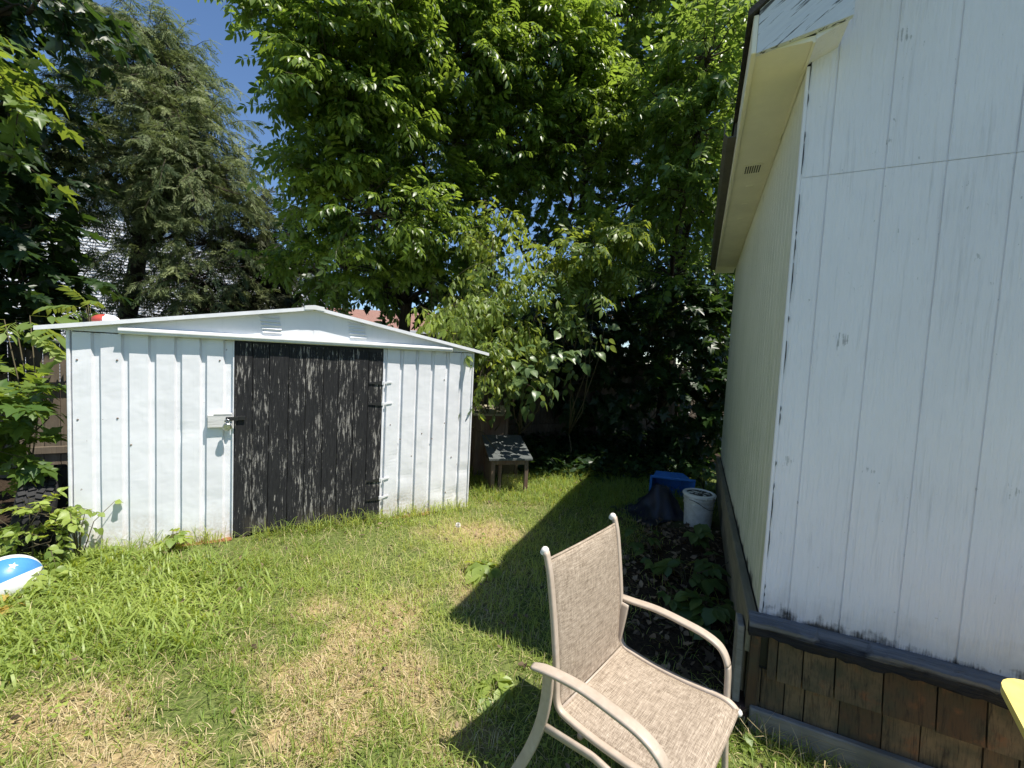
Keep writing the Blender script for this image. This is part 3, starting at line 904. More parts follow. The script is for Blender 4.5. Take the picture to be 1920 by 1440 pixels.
# shingle skirt: two courses
mb = MB(); r = random.Random(12)
for course, (z0, z1, yb, yt) in enumerate(((.02, .22, -.024, -.010), (.195, .395, -.034, -.012))):
    x = -.005 if course == 0 else .045
    widths = [.035, .095, .08, .13, .15] if course == 0 else [.04, .10, .12, .17]
    i = 0
    while x < GW:
        w = widths[i] if i < len(widths) else r.uniform(.09, .2); i += 1
        g = .002 + r.uniform(0, .002); zz = z0 + r.uniform(-.006, .006); dy = r.uniform(-.003, .003)
        mb.add([(x + g, yb + dy, zz), (x + w - g, yb + dy, zz + r.uniform(-.004, .004)), (x + w - g, yt, z1), (x + g, yt, z1), (x + g, yb + .01 + dy, zz), (x + w - g, yb + .01 + dy, zz), (x + w - g, yt + .01, z1), (x + g, yt + .01, z1)],
               [(0, 1, 2, 3), (4, 7, 6, 5), (0, 4, 5, 1), (1, 5, 6, 2), (2, 6, 7, 3), (3, 7, 4, 0)])
        x += w
mb.bevbox((-.03, -.036, -.02), (.012, -.006, .392), .003)
m, nt, out = new_mat('cedar_shingle_skirt'); n = N(nt)
geo = n.node('ShaderNodeNewGeometry'); rnd = geo.outputs['Random Per Island']
g = n.noise(n.coord((30, 30, 2)), 1.5, 6, .65, .4); big = n.noise(n.coord(), 9, 4, .6)
c = n.mix(rnd, (.075, .045, .026), (.17, .125, .072))
c = n.mix(n.ramp(big, .42, .66, 0, .8), c, (.06, .062, .04))
c = n.mix(n.ramp(n.noise(n.coord(), 14, 4, .6), .58, .72, 0, .7), c, (.19, .085, .04))
g3 = n.noise(n.coord((120, 120, 5)), 1.3, 4, .65)
c = n.mix(n.ramp(g3, .50, .66, 0, .6), c, (.045, .036, .026))
c = n.mix(n.ramp(g, .55, .68, 0, .8), c, (.022, .018, .014))
nt.links.new(n.bsdf(c, .85, .2, n.bump(g, .5, .004)), out.inputs[0])
mb.build('shingle_skirt', m, gar)
mb = MB(); mb.box((0.0, 0.0, -.2), (GW, .03, .487)); mb.box((.0, .031, -.2), (.03, GL, .477)); mb.build('foundation', M_IRON, gar)
mb = MB(); n_ = 40
for i in range(n_): pass
mb.bevbox((-.012, -.062, -.21), (GW, -.026, .040), .006); mb.build('ground_board', M_GREYBOARD, gar)
# side boards under the siding
mb = MB(); mb.bevbox((-.050, -.02, .285), (-.004, GL, .474), .005); mb.build('base_board', M_BASEBOARD, gar)
mb = MB(); mb.bevbox((-.028, .03, -.06), (-.006, GL, .282), .004); mb.build('base_board', M_BASEBOARD, gar)
mb = MB(); mb.bevbox((-.085, -.028, .02), (-.055, .10, .40), .004, xf=Matrix.Rotation(math.radians(-3), 4, 'X')); mb.build('corner_board', M_GREYBOARD, gar)
mb = MB(); mb.bevbox((-.085, -.05, -.16), (-.02, .08, .02), .008); mb.build('corner_block', simple('brick_red_block', (.10, .055, .04), .95, .1, .4, 20, bump=.4), gar)

# ------------------------------------------------------------------ patio chair
CH_ANG = math.radians(227.4)
cz = -.025
chair = thing('patio_chair', 'taupe metal patio chair with woven sling seat standing on the lawn', 'chair', (.551, 1.448, cz), CH_ANG)
m, nt, out = new_mat('taupe_frame_paint'); n = N(nt); v = n.coord()
f = n.noise(v, 30, 4, .6); w_ = n.noise(v, 9, 3, .6)
c = n.mix(n.ramp(f, .35, .7), (.395, .325, .255), (.465, .39, .315))
c = n.mix(n.ramp(w_, .62, .70, 0, .5), c, (.56, .50, .44))
nt.links.new(n.bsdf(c, .42, .4, n.bump(f, .05, .002)), out.inputs[0]); M_FRAME = m
M_CAP = simple('pale_plastic_cap', (.70, .67, .62), .45, .4, .08, 12, bump=.03)


def sling_mat():
    m, nt, out = new_mat('woven_sling'); n = N(nt)
    wf = n.noise(n.coord((14, 420, 420)), 1.0, 3, .7)     # weft lines across
    wp = n.noise(n.coord((420, 26, 26)), 1.0, 3, .7)
    tw = n.noise(n.coord(), 60, 3, .6)
    k = n.math('ADD', n.math('MULTIPLY', wf, .6), n.math('MULTIPLY', wp, .4))
    k = n.math('ADD', k, n.math('MULTIPLY', n.math('SUBTRACT', tw, .5), .2))
    c = n.colramp(n.ramp(k, .34, .66), [(0, (.13, .098, .07)), (.45, (.29, .235, .178)), (1, (.52, .44, .35))])
    nt.links.new(n.bsdf(c, .8, .2, n.bump(k, .5, .003)), out.inputs[0]); return m


M_SLING = sling_mat()
# side rails profile: (y, z) from back top down to the seat and out to the front
prof = [(-.375, .925), (-.345, .86), (-.312, .76), (-.282, .66), (-.258, .57), (-.240, .49), (-.228, .435), (-.205, .405), (-.16, .396), (-.05, .392), (.08, .400), (.19, .415), (.235, .412), (.262, .395)]
prof = [(y + .076 * max(0, (z - .41) / .515) if y < -.1 else y, z + .048 * max(0, (z - .41) / .515) if y < -.1 else z) for y, z in prof]
HW = .243


def smooth_path(pts, k=4):
    out = []
    P = [np.array(p, float) for p in pts]
    for i in range(len(P) - 1):
        p0 = P[max(i - 1, 0)]; p1 = P[i]; p2 = P[i + 1]; p3 = P[min(i + 2, len(P) - 1)]
        for j in range(k):
            t = j / k
            out.append(.5 * ((2 * p1) + (-p0 + p2) * t + (2 * p0 - 5 * p1 + 4 * p2 - p3) * t * t + (-p0 + 3 * p1 - 3 * p2 + p3) * t ** 3))
    out.append(P[-1]); return out


sp = smooth_path(prof, 4)
flare = lambda z: .012 * max(0, (z - .4) / .5)
for s in (1, -1):
    mb = MB()
    mb.tube([(s * (HW + flare(z)), y, z) for y, z in sp], 1.0, 10, flat=(.010, .0125), up=(s, 0, 0))
    mb.build('side_rail', M_FRAME, chair, smooth=True)
    mb = MB(); p = sp[0]; mb.lathe([(.0005, .009), (.008, .0075), (.0125, .003), (.0140, -.005), (.0135, -.018)], 12, Matrix.Translation((s * (HW + .012), p[0] - .005, p[1] + .006)) @ Matrix.Rotation(math.radians(-25), 4, 'X') @ Matrix.Scale(1.15, 4, (1, 0, 0)))
    mb.build('end_cap', M_CAP, chair, smooth=True)
    mb = MB(); p = sp[-1]; mb.lathe([(.0005, .010), (.009, .008), (.0135, .002), (.0145, -.008)], 12, Matrix.Translation((s * HW, p[0] + .006, p[1] - .002)) @ Matrix.Rotation(math.radians(-120), 4, 'X'))
    mb.build('end_cap', M_CAP, chair, smooth=True)
# slings, slightly sagging, with a hem tube at top and front
def sling(path, name):
    mb = MB(); nx = 14
    for i, (y, z) in enumerate(path):
        y0, z0 = path[max(i - 1, 0)]; y1, z1 = path[min(i + 1, len(path) - 1)]
        t = Vector((0, y1 - y0, z1 - z0)).normalized(); nrm = Vector((1, 0, 0)).cross(t)
        w = HW - .006 + flare(z)
        for k in range(nx + 1):
            q = -1 + 2 * k / nx
            sag = .013 * (1 - q * q) * min(1, i / 4, (len(path) - 1 - i) / 4 + .3)
            dz = (-.004 * (1 - q * q)) if i == 0 and name == 'back_sling' else 0
            mb.v.append((q * w, y + nrm.y * sag, z + nrm.z * sag + dz))
    W = nx + 1
    for i in range(len(path) - 1):
        for k in range(nx): mb.face([i * W + k, i * W + k + 1, (i + 1) * W + k + 1, (i + 1) * W + k])
    o = mb.build(name, M_SLING, chair, smooth=True)
    sm = o.modifiers.new('thick', 'SOLIDIFY'); sm.thickness = .0025
    return o


iseat = next(i for i, p in enumerate(sp) if p[1] < .41)
bs = sling([tuple(p) for p in sp[2:iseat]], 'back_sling'); ss = sling([tuple(p) for p in sp[iseat:-1]], 'seat_sling')
for nm, par, p, rr in (('hem', bs, sp[2], .0055), ('hem', ss, sp[-2], .012)):
    mb = MB(); mb.tube([((-1 + .2 * k) * (HW - .004 + flare(p[1])), p[0], p[1] - .004 * (1 - (-1 + .2 * k) ** 2)) for k in range(11)], rr, 8); mb.build(nm, M_SLING, par, smooth=True)
mb = MB(); p = sp[iseat]; mb.tube([(-HW, p[0] - .006, p[1] - .004), (HW, p[0] - .006, p[1] - .004)], .009, 8); mb.build('cross_bar', M_FRAME, chair, smooth=True)
for yy, zz in ((.17, .385), (-.12, .365)):
    mb = MB(); mb.tube([(-HW, yy, zz), (0, yy, zz - .03), (HW, yy, zz)], 1, 8, flat=(.009, .013)); mb.build('cross_bar', M_FRAME, chair, smooth=True)
for s, ax, rx in ((1, .322, .350), (-1, .286, .280)):
    # arm: flat bar from behind the post, forward, curving down into the front leg
    arm = [(s * (rx), -.262, .602), (s * (rx - .012), -.20, .612), (s * ax, -.08, .616), (s * ax, .06, .612), (s * ax, .13, .603), (s * ax, .178, .582), (s * (ax - .006), .205, .545), (s * (ax - .012), .214, .50), (s * (ax - .02), .218, .42), (s * (ax - .025), .226, .25), (s * (ax - .02), .24, .0)]
    path = smooth_path(arm, 5)
    ia = next(i for i, p in enumerate(path) if p[2] < .53)
    wid = [1.0 if i > 4 else .75 + .06 * i for i in range(ia + 1)]
    mb = MB(); mb.tube(path[:ia + 1], wid, 12, flat=(.0085, .021), up=(1, 0, 0)); 
    mb.build('arm', M_FRAME, chair, smooth=True)
    mb = MB(); mb.tube(path[ia:], 1, 12, flat=(.0095, .018), up=(1, 0, 0)); mb.build('leg', M_FRAME, chair, smooth=True)
    leg = [(s * (rx - .030), -.215, .600), (s * (rx - .045), -.225, .50), (s * (rx - .050), -.245, .38), (s * (rx - .045), -.285, .25), (s * (rx - .035), -.34, .12), (s * (rx - .02), -.395, .0)]
    path = smooth_path(leg, 5)
    mb = MB(); mb.tube(path, 1, 12, flat=(.010, .021), up=(0, 1, .0)); mb.build('leg', M_FRAME, chair, smooth=True)
    mb = MB(); mb.tube([(s * (rx - .05), -.25, .36), (s * (HW + .02), -.05, .352), (s * (ax - .025), .21, .36)], 1, 8, flat=(.008, .014), up=(0, 0, 1)); mb.build('lower_rail', M_FRAME, chair, smooth=True)

# ------------------------------------------------------------------ yellow wooden chair, mostly out of frame on the right
YD = np.array([-.64, -.768, 0]); YX = np.array([.768, -.64, 0])
yo = np.array([1.70, 1.20, 0]) + YD * .25 + YX * .30
ych = thing('yellow_chair', 'yellow painted wooden lounge chair with a wide rounded armrest beside the white garage wall', 'chair', (yo[0], yo[1], -.053), math.atan2(YX[1], YX[0]))
# local x = YX (to the right), local -y = YD (facing direction)
m, nt, out = new_mat('yellow_paint'); n = N(nt); v = n.coord()
f = n.noise(v, 12, 4, .6); sp_ = n.noise(n.coord((60, 22, 60)), 1.4, 3, .6)
c = n.mix(n.ramp(f, .35, .7), (.66, .52, .13), (.74, .60, .19))
c = n.mix(n.ramp(sp_, .70, .74, 0, .8), c, (.10, .08, .03))
nt.links.new(n.bsdf(c, .45, .4, n.bump(f, .08, .003)), out.inputs[0]); M_YEL = m


def arm_outline(cx):
    w = .085; pts = []
    for k in range(13):
        a = PI * k / 12; pts.append((cx + w * math.cos(a), .25 + .10 * math.sin(a)))
    for k in range(9):
        a = PI + PI * k / 8; pts.append((cx + .075 * math.cos(a), -.42 + .06 * math.sin(a)))
    return pts


for s in (-1, 1):
    mb = MB(); mb.prism(arm_outline(s * .30), .70, .726, plane='xy'); mb.build('arm', M_YEL, ych)
    mb = MB(); mb.bevbox((s * .27 - .045, -.40, 0), (s * .27 + .045, -.375, .70), .004); mb.build('leg', M_YEL, ych)
    mb = MB(); mb.prism([(-.46, .33), (-.44, .39), (-.30, .40), (.45, .08), (.45, 0), (.36, 0)], s * .235 - .012, s * .235 + .012, plane='yz'); mb.build('side_rail', M_YEL, ych)
for k in range(6):
    mb = MB(); y = -.40 + .085 * k; z = .405 - max(0, y + .30) * .38; mb.bevbox((-.245, y, z), (.245, y + .075, z + .02), .004); mb.build('seat_slat', M_YEL, ych)
for k in range(5):
    mb = MB(); x = -.22 + .09 * k; h = 1.02 - .03 * abs(k - 2) ** 1.5
    mb.prism([(.10, .20), (.12, .19), (.30, h + .0), (.28, h)], x, x + .08, plane='yz'); mb.build('back_slat', M_YEL, ych)
mb = MB(); mb.bevbox((-.36, .215, .67), (.36, .245, .698), .004); mb.build('back_rail', M_YEL, ych)

# ------------------------------------------------------------------ bucket, tub, tarp
bx, by = 2.035, 4.20
bk = thing('bucket', 'white plastic bucket with a dirty lid in the shade by the garage wall', 'bucket', (bx, by, gl(bx, by) - .005), .4)
M_PAIL = simple('dirty_white_plastic', (.62, .63, .60), .5, .35, .12, 10, dark=(.36, .36, .32), bump=.05)
mb = MB(); mb.lathe([(.0005, 0), (.128, 0), (.133, .006), (.143, .24), (.151, .242), (.151, .256), (.145, .258), (.146, .288), (.154, .290), (.154, .304), (.147, .306), (.149, .345), (.140, .345), (.128, .02), (.0005, .02)], 40); mb.build('body', M_PAIL, bk, autosmooth=35)
m, nt, out = new_mat('dirty_lid'); n = N(nt); v = n.coord()
f = n.noise(v, 14, 5, .7, 1.2); rr = n.math('POWER', n.math('ADD', n.math('POWER', n.sep(v)[0], 2.0), n.math('POWER', n.math('ABSOLUTE', n.sep(v)[1]), 2.0)), .5)
c = n.mix(n.math('MULTIPLY', n.ramp(f, .44, .50), n.ramp(rr, .128, .118)), (.62, .63, .60), (.018, .017, .015))
nt.links.new(n.bsdf(c, .5, .35), out.inputs[0])
mb = MB(); mb.lathe([(.0005, .352), (.125, .350), (.133, .358), (.148, .360), (.158, .355), (.160, .330), (.154, .328), (.153, .350)], 40)
for k in range(16): mb.box((.157, -.002, .326), (.163, .002, .352), xf=Matrix.Rotation(2 * PI * k / 16, 4, 'Z'))
mb.build('lid', m, bk, autosmooth=35)
mb = MB(); pts = []
for k in range(17):
    a = PI * k / 16; pts.append((.156 * math.cos(a), -.157 * math.sin(a) - .012, .298 - .065 * math.sin(a) ** 2 + .012 * math.sin(3 * a)))
mb.tube(pts, .003, 6); mb.build('handle', M_IRON, bk, smooth=True)

M_BLUE = simple('blue_plastic', (.05, .19, .56), .45, .4, .12, 8, bump=.04)
tx, ty = 2.09, 5.10
tub = thing('recycling_tub', 'bright blue plastic tub tipped up behind the white bucket', 'tub', (tx, ty, gl(tx, ty)), math.radians(-14))
mb = MB()
XF = Matrix.Rotation(math.radians(103), 4, 'X')
a, b = (.165, .115), (.245, .165)
ring0 = [(-a[0], -a[1], 0), (a[0], -a[1], 0), (a[0], a[1], 0), (-a[0], a[1], 0)]
ring1 = [(-b[0], -b[1], .30), (b[0], -b[1], .30), (b[0], b[1], .30), (-b[0], b[1], .30)]
ring2 = [(x * 1.07, y * 1.09, .30) for x, y, z in ring1]; ring3 = [(x * 1.08, y * 1.10, .27) for x, y, z in ring1]
ri1 = [(x * .975, y * .965, .295) for x, y, z in ring1]; ri0 = [(x * .97, y * .96, .01) for x, y, z in ring0]
off = Vector((0, .17, .175))
for R_ in (ri0, ri1, ring1, ring2, ring3): pass
rings = [ring0, ring1, ring3, ring2, ri1, ri0]
mb.v = [tuple((XF @ Vector(p)) + off) for R_ in rings for p in R_]
for i in range(5):
    for k in range(4): mb.face([i * 4 + k, i * 4 + (k + 1) % 4, (i + 1) * 4 + (k + 1) % 4, (i + 1) * 4 + k])
mb.face([0, 1, 2, 3]); mb.face([20, 21, 22, 23])
mb.build('body', M_BLUE, tub)
mb = MB()
for x in (-.1, 0, .1): mb.add([tuple(off + XF @ Vector(p)) for p in ((x - .006, .128, .04), (x + .006, .128, .04), (x + .006, .166, .26), (x - .006, .166, .26), (x - .006, .118, .04), (x + .006, .118, .04), (x + .006, .156, .26), (x - .006, .156, .26))], [(0, 1, 2, 3), (0, 3, 7, 4), (1, 5, 6, 2), (0, 4, 5, 1), (3, 2, 6, 7)])
mb.build('rib', M_BLUE, tub)
# dark crumpled sheet lying in front of the tub
sx0, sy0 = 1.66, 4.52
mb = MB(); nx_, ny_ = 34, 24
for j in range(ny_ + 1):
    for i in range(nx_ + 1):
        u = -1 + 2 * i / nx_; v_ = -1 + 2 * j / ny_
        h = .30 * math.exp(-((u - .35) ** 2 / .38 + v_ ** 2 / .42)) * (1 - max(abs(u), abs(v_)) ** 8)
        h += .020 * math.sin(7 * u + 3 * v_) * math.cos(5 * v_ - 2 * u) + .012 * math.sin(13 * u - 8 * v_)
        e_ = 1 + .08 * math.sin(5 * v_ + 2 * u)
        mb.v.append((u * .36 * e_, v_ * .30 * (1 + .07 * math.sin(6 * u)), max(h, .0) + .01))
for j in range(ny_):
    for i in range(nx_): mb.face([j * (nx_ + 1) + i, j * (nx_ + 1) + i + 1, (j + 1) * (nx_ + 1) + i + 1, (j + 1) * (nx_ + 1) + i])
o = mb.build('tarp', simple('dark_blue_sheeting', (.010, .013, .028), .42, .45, .4, 5, bump=.2), None, smooth=True)
o.location = (sx0, sy0, gl(sx0, sy0)); o.rotation_euler = (0, 0, math.radians(28)); tag(o, 'dark crumpled plastic sheet heaped left of the white bucket', 'tarp')

# ------------------------------------------------------------------ tyre, balls
ty_c = SHED_O + SX * -.27 + SY * .32
tr = 0.325
tyre = thing('tyre', 'old black rubber tyre with chunky tread leaning on the left side of the shed', 'tyre', (ty_c[0], ty_c[1], gl(ty_c[0], ty_c[1]) + tr - .03), PI / 2 - SHED_A)
M_RUB = simple('dusty_rubber', (.028, .028, .029), .75, .25, .35, 12, bump=.15)
XT = Matrix.Rotation(math.radians(4), 4, 'Y') @ Matrix.Rotation(math.radians(12), 4, 'Z') @ Matrix.Rotation(PI / 2, 4, 'Y')
mb = MB(); mb.lathe([(.20, -.085), (.215, -.095), (.27, -.108), (.315, -.100), (.330, -.085), (.333, 0), (.330, .085), (.315, .100), (.27, .108), (.215, .095), (.20, .085)], 56, XT); mb.build('casing', M_RUB, tyre, autosmooth=40)
mb = MB()
for k in range(46):
    for row, w0 in ((-.073, .036), (-.026, .038), (.024, .038), (.072, .036)):
        a_ = 2 * PI * (k + (.5 if row in (-.026, .072) else 0)) / 46
        mb.box((.328, -.0165, row - w0 / 2), (.346, .0165, row + w0 / 2), xf=XT @ Matrix.Rotation(a_, 4, 'Z') @ Matrix.Rotation(math.radians(18 if row < 0 else -18), 4, 'X'))
mb.build('tread', M_RUB, tyre)


def ball_mesh(name, R_, color_fn, mats, squash=1.0, n=48, m=28):
    mb = MB()
    for j in range(m + 1):
        th = PI * j / m
        for i in range(n): 
            ph = 2 * PI * i / n
            mb.v.append((R_ * math.sin(th) * math.cos(ph), R_ * math.sin(th) * math.sin(ph), R_ * math.cos(th) * squash))
    for j in range(m):
        for i in range(n):
            c = Vector(((j + .5) / m, (i + .5) / n))
            mb.face([j * n + i, j * n + (i + 1) % n, (j + 1) * n + (i + 1) % n, (j + 1) * n + i], color_fn(c.x, c.y))
    return mb


def star_uv(px, py, s, rot=0):
    pts = []
    for k in range(10):
        r_ = s if k % 2 == 0 else s * .42
        a = PI / 2 + k * PI / 5 + rot; pts.append((px + r_ * math.cos(a), py + r_ * math.sin(a)))
    return pts


b2 = np.array([-3.16, 2.50, 0]); b2[2] = gl(b2[0], b2[1])
ball = thing('ball', 'blue and white ball with stars half sunk in the weeds left of the shed', 'ball', (b2[0], b2[1], b2[2] + .095), 0)
M_BB = simple('ball_blue', (.06, .25, .60), .4, .4, .15, 10, bump=.05); M_BW = simple('ball_white', (.75, .77, .78), .4, .4, .08, 10, bump=.04)
mb = ball_mesh('cover', .155, lambda a, b: 1 if (int(b * 6) % 2) else 0, None, .97, 96, 48)
rotb = Vector((-.62, -.70, -.30)).to_track_quat('Z', 'Y').to_matrix().to_4x4() @ Matrix.Rotation(math.radians(20), 4, 'Z')
mb.v = [tuple(rotb @ Vector(p)) for p in mb.v]
mb.build('cover', [M_BB, M_BW], ball, smooth=True)
cov = [o for o in ball.children][0]
for i_, (th, ph, s) in enumerate([(t_, p_, .024) for p_ in (30, 150, 270) for t_ in (50, 82, 114)]):
    mb = MB()
    if True:
        st = star_uv(0, 0, s, i_)
        T = Matrix.Rotation(math.radians(ph), 4, 'Z') @ Matrix.Rotation(math.radians(th), 4, 'Y')
        b0 = len(mb.v); mb.v.append(tuple(rotb @ (T @ Vector((0, 0, .1565)))))
        for x, y in st:
            q = Vector((x, y, math.sqrt(.155 ** 2 - x * x - y * y))).normalized() * .1562; q = T @ q; q.z *= .975; mb.v.append(tuple(rotb @ q))
        for k in range(10): mb.face([b0, b0 + 1 + k, b0 + 1 + (k + 1) % 10])
    mb.build('star', M_BW, cov, smooth=True)
rp = SHED_O + SX * .08 + SY * .40
ball2 = thing('ball', 'deflated red and white ball lying on the shed roof', 'ball', (rp[0], rp[1], 1.815), 0)
M_BR = simple('ball_red', (.42, .07, .05), .4, .4, .15, 10, bump=.05)
mb = ball_mesh('cover', .086, lambda a, b: 1 if int(b * 4 + .2 + .3 * a) % 2 else 0, None, .56)
rot2 = Matrix.Rotation(math.radians(-30), 4, 'Z')
mb.v = [tuple(rot2 @ Vector(p)) for p in mb.v]
mb.build('cover', [M_BW, M_BR], ball2, smooth=True)

# ------------------------------------------------------------------ animal hutches right of the shed
def hutch(label, org, rz, w, dep, hb, hf, roofmat, open_front, over=.04):
    t = thing('hutch', label, 'hutch', org, rz, None)
    # posts
    ps = .045
    for x, y, h in ((0, 0, hf), (w - ps, 0, hf), (0, dep - ps, hb), (w - ps, dep - ps, hb)):
        mb = MB(); mb.bevbox((x, y, -.03), (x + ps, y + ps, h), .003); mb.build('post', M_HUTCH, t)
    mb = MB(); mb.prism([(-over, hf - .005), (dep + over, hb + (hb - hf) * over / dep), (dep + over, hb + .022 + (hb - hf) * over / dep), (-over, hf + .017)], -over, w + over, plane='yz'); mb.build('roof', roofmat, t)
    mb = MB(); mb.bevbox((ps + .002, .008, hf - .07), (w - ps - .002, .030, hf - .012), .003)
    mb.prism([(ps, hf - .09), (dep - ps, hb - .09), (dep - ps, hb - .015), (ps, hf - .015)], .006, .028, plane='yz')
    mb.prism([(ps, hf - .09), (dep - ps, hb - .09), (dep - ps, hb - .015), (ps, hf - .015)], w - .028, w - .006, plane='yz')
    mb.build('rail', M_HUTCH, t)
    mb = MB(); mb.box((.012, ps + .004, .02), (.026, dep - ps, min(hf, hb) - .08)); mb.box((ps, dep - .03, .02), (w - ps, dep - .015, hb - .03))
    mb.build('side_board', M_FENCE, t)
    if open_front:
        mb = MB(); k = 0
        x = ps + .10
        while x < w - ps: mb.box((x - .0006, .018, .0), (x + .0006, .0194, hf - .19)); x += .013
        z = .01
        while z < hf - .19: mb.box((ps + .1, .0195, z - .0006), (w - ps, .0207, z + .0006)); z += .013
        mb.build('wire_mesh', M_CHROME, t)
        mb = MB(); mb.bevbox((ps + .05, .03, -.02), (ps + .09, .06, hf - .075), .003); mb.build('post', M_HUTCH, t)
    else:
        mb = MB(); mb.box((ps + .002, .012, .02), (w - ps - .002, .026, hf - .075)); mb.build('front_board', M_HUTCH, t)
    return t


M_FELT = simple('grey_roof_felt', (.10, .112, .11), .9, .2, .3, 22, bump=.3)
M_PLY = simple('pale_roof_board', (.34, .31, .22), .9, .1, .35, 9)
hz = gl(0, 5.0)
hutch('low wooden hutch with sloping grey felt roof and wire mesh front beside the shed', (-.20, 4.90, hz), math.radians(13), .47, .60, .57, .42, M_FELT, True)
hutch('tall wooden hutch with flat mossy roof board standing behind the low wire hutch', (-.47, 5.52, gl(-.4, 5.6)), math.radians(13), .46, .45, .93, .87, M_PLY, False)

# ------------------------------------------------------------------ fence along the back of the yard
FO = np.array([-4.62, 5.24, 0]); FD = np.array([.888, .459, 0])
def fence(label, s0, s1, h):
    a = FO + FD * s0
    t = thing('fence', label, 'fence', (a[0], a[1], gl(a[0], a[1])), math.atan2(FD[1], FD[0]), 'back fence')
    L = s1 - s0; r = random.Random(int(s0 * 10) + 500)
    mb = MB(); x = 0.0
    while x < L:
        w = .138; mb.bevbox((x + .004, .0, .06 + r.uniform(-.015, .015)), (min(x + w, L), .018, h + r.uniform(-.012, .012)), .003); x += w + .004
    mb.build('board_panel', M_FENCE, t)
    for z in (.35, 1.12): 
        mb = MB(); mb.bevbox((0, -.04, z), (L, -.002, z + .085), .004); mb.build('rail', M_FENCE, t)
    mb = MB(); mb.bevbox((-.02, -.055, h + .012), (L + .02, .05, h + .045), .004); mb.build('cap_rail', M_GREYBOARD, t)
    x = 0.0
    while x <= L + .01:
        mb = MB(); mb.bevbox((x - .05, -.145, -.1), (x + .05, -.058, h + .01), .005); mb.build('post', M_FENCE, t); x += L / max(1, round(L / 2.2))
    return t


fence('weathered brown board fence running left behind the shed', -9.0, .0, 1.66)
fence('weathered brown board fence in the shade between the shed and the garage', .02, 12.0, 1.62)
pp = at(160, 600, 6.1)
gp = thing('post', 'grey square wooden post rising behind the left end of the shed roof', 'post', (pp[0], pp[1], gl(pp[0], pp[1])), .3)
mb = MB(); mb.bevbox((-.05, -.05, -.1), (.05, .05, 1.97), .006); mb.build('shaft', M_GREYBOARD, gp)
mb = MB(); mb.bevbox((-.06, -.06, 1.97), (.06, .06, 2.0), .006); mb.build('cap', M_GREYBOARD, gp)

# ------------------------------------------------------------------ neighbouring houses
def siding_mat():
    return simple('white_vinyl_siding', (.72, .73, .74), .5, .3, .06, 4, bump=.03)


M_SID = siding_mat()
hA = math.atan2(SX[1], SX[0])
ho = np.array([-22.0, 12.8, 0]); ho[2] = -.3
house = thing('house', 'white clapboard house seen through the cedar behind the fence', 'house', tuple(ho), hA - .12)
HWD, HH = 14.0, 5.6
mb = MB(); z = 0.0
def hroof(x): return HH + .30 * min(x, HWD - x)
while z < HH + .3 * HWD / 2 - .1:
    lim = 0 if z + .11 < HH else (z + .11 - HH) / .30
    x0, x1 = lim, HWD - lim
    if x1 > x0: mb.add([(x0, -.026, z), (x1, -.026, z), (x1, -.004, z + .118), (x0, -.004, z + .118), (x0, .0, z), (x1, .0, z)], [(0, 1, 2, 3), (0, 4, 5, 1)])
    z += .118
mb.box((0.0, .02, 0), (HWD, 8, HH)); mb.build('wall', M_SID, house)
mb = MB()
mb.prism([(-.4, HH - .12), (HWD / 2, HH + .30 * HWD / 2), (HWD + .4, HH - .12), (HWD + .4, HH + .05), (HWD / 2, HH + .30 * HWD / 2 + .2), (-.4, HH + .05)], -.35, 8.3); mb.build('roof', M_SHINGLE_ROOF, house)
M_GLASS = simple('dark_window_glass', (.02, .025, .03), .08, .6, .2, 3, bump=.0)
for x, z in ((3.6, 1.5), (10.9, 1.5)):
    mb = MB()
    for lo, hi in (((x - .55, -.07, z - .05), (x - .45, -.03, z + 1.35)), ((x + .45, -.07, z - .05), (x + .55, -.03, z + 1.35)), ((x - .449, -.068, z + 1.25), (x + .449, -.03, z + 1.35)), ((x - .449, -.068, z - .05), (x + .449, -.03, z + .05)), ((x - .449, -.066, z + .62), (x + .449, -.03, z + .68))): mb.box(lo, hi)
    w = mb.build('window', M_TRIMWHITE, house)
    mb = MB(); mb.box((x - .45, -.045, z + .04), (x + .45, -.032, z + 1.26)); mb.build('pane', M_GLASS, w)
h2o = np.array([-11.5, 21.0, -.3])
house2 = thing('house', 'low house with a reddish brown shingle roof beyond the shed', 'house', tuple(h2o), .05)
m, nt, out = new_mat('red_brown_shingles'); n = N(nt); br = n.node('ShaderNodeTexBrick'); n.set(br.inputs['Vector'], n.coord((1, 1, 1)))
br.inputs['Scale'].default_value = 3.2; br.inputs['Color1'].default_value = (.30, .165, .13, 1); br.inputs['Color2'].default_value = (.22, .12, .095, 1); br.inputs['Mortar'].default_value = (.10, .06, .05, 1); br.inputs['Mortar Size'].default_value = .03
c = n.mix(n.ramp(n.noise(n.coord(), 30, 4, .7), .3, .7, 0, .5), br.outputs[0], (.34, .22, .18))
nt.links.new(n.bsdf(c, .95, .1), out.inputs[0])
mb = MB(); mb.add([(0, -.4, 3.25), (9, -.4, 3.25), (9, 3.4, 4.55), (0, 3.4, 4.55), (0, -.4, 3.15), (9, -.4, 3.15), (9, 7.2, 3.25), (0, 7.2, 3.25), (9, 7.2, 3.15), (0, 7.2, 3.15)], [(0, 1, 2, 3), (3, 2, 6, 7), (0, 4, 5, 1), (4, 9, 8, 5), (7, 6, 8, 9), (0, 3, 7, 9, 4), (1, 5, 8, 6, 2)])
rf = mb.build('roof', m, house2)
mb = MB(); mb.lathe([(.0005, 0), (.06, 0), (.06, .75), (.05, .75), (.0005, .74)], 12, Matrix.Translation((5.2, 1.6, 3.75))); mb.build('vent_pipe', M_TRIMWHITE, rf)
mb = MB(); mb.bevbox((-.1, -.52, 3.08), (9.1, -.402, 3.22), .01); mb.build('gutter', M_TRIMWHITE, house2)
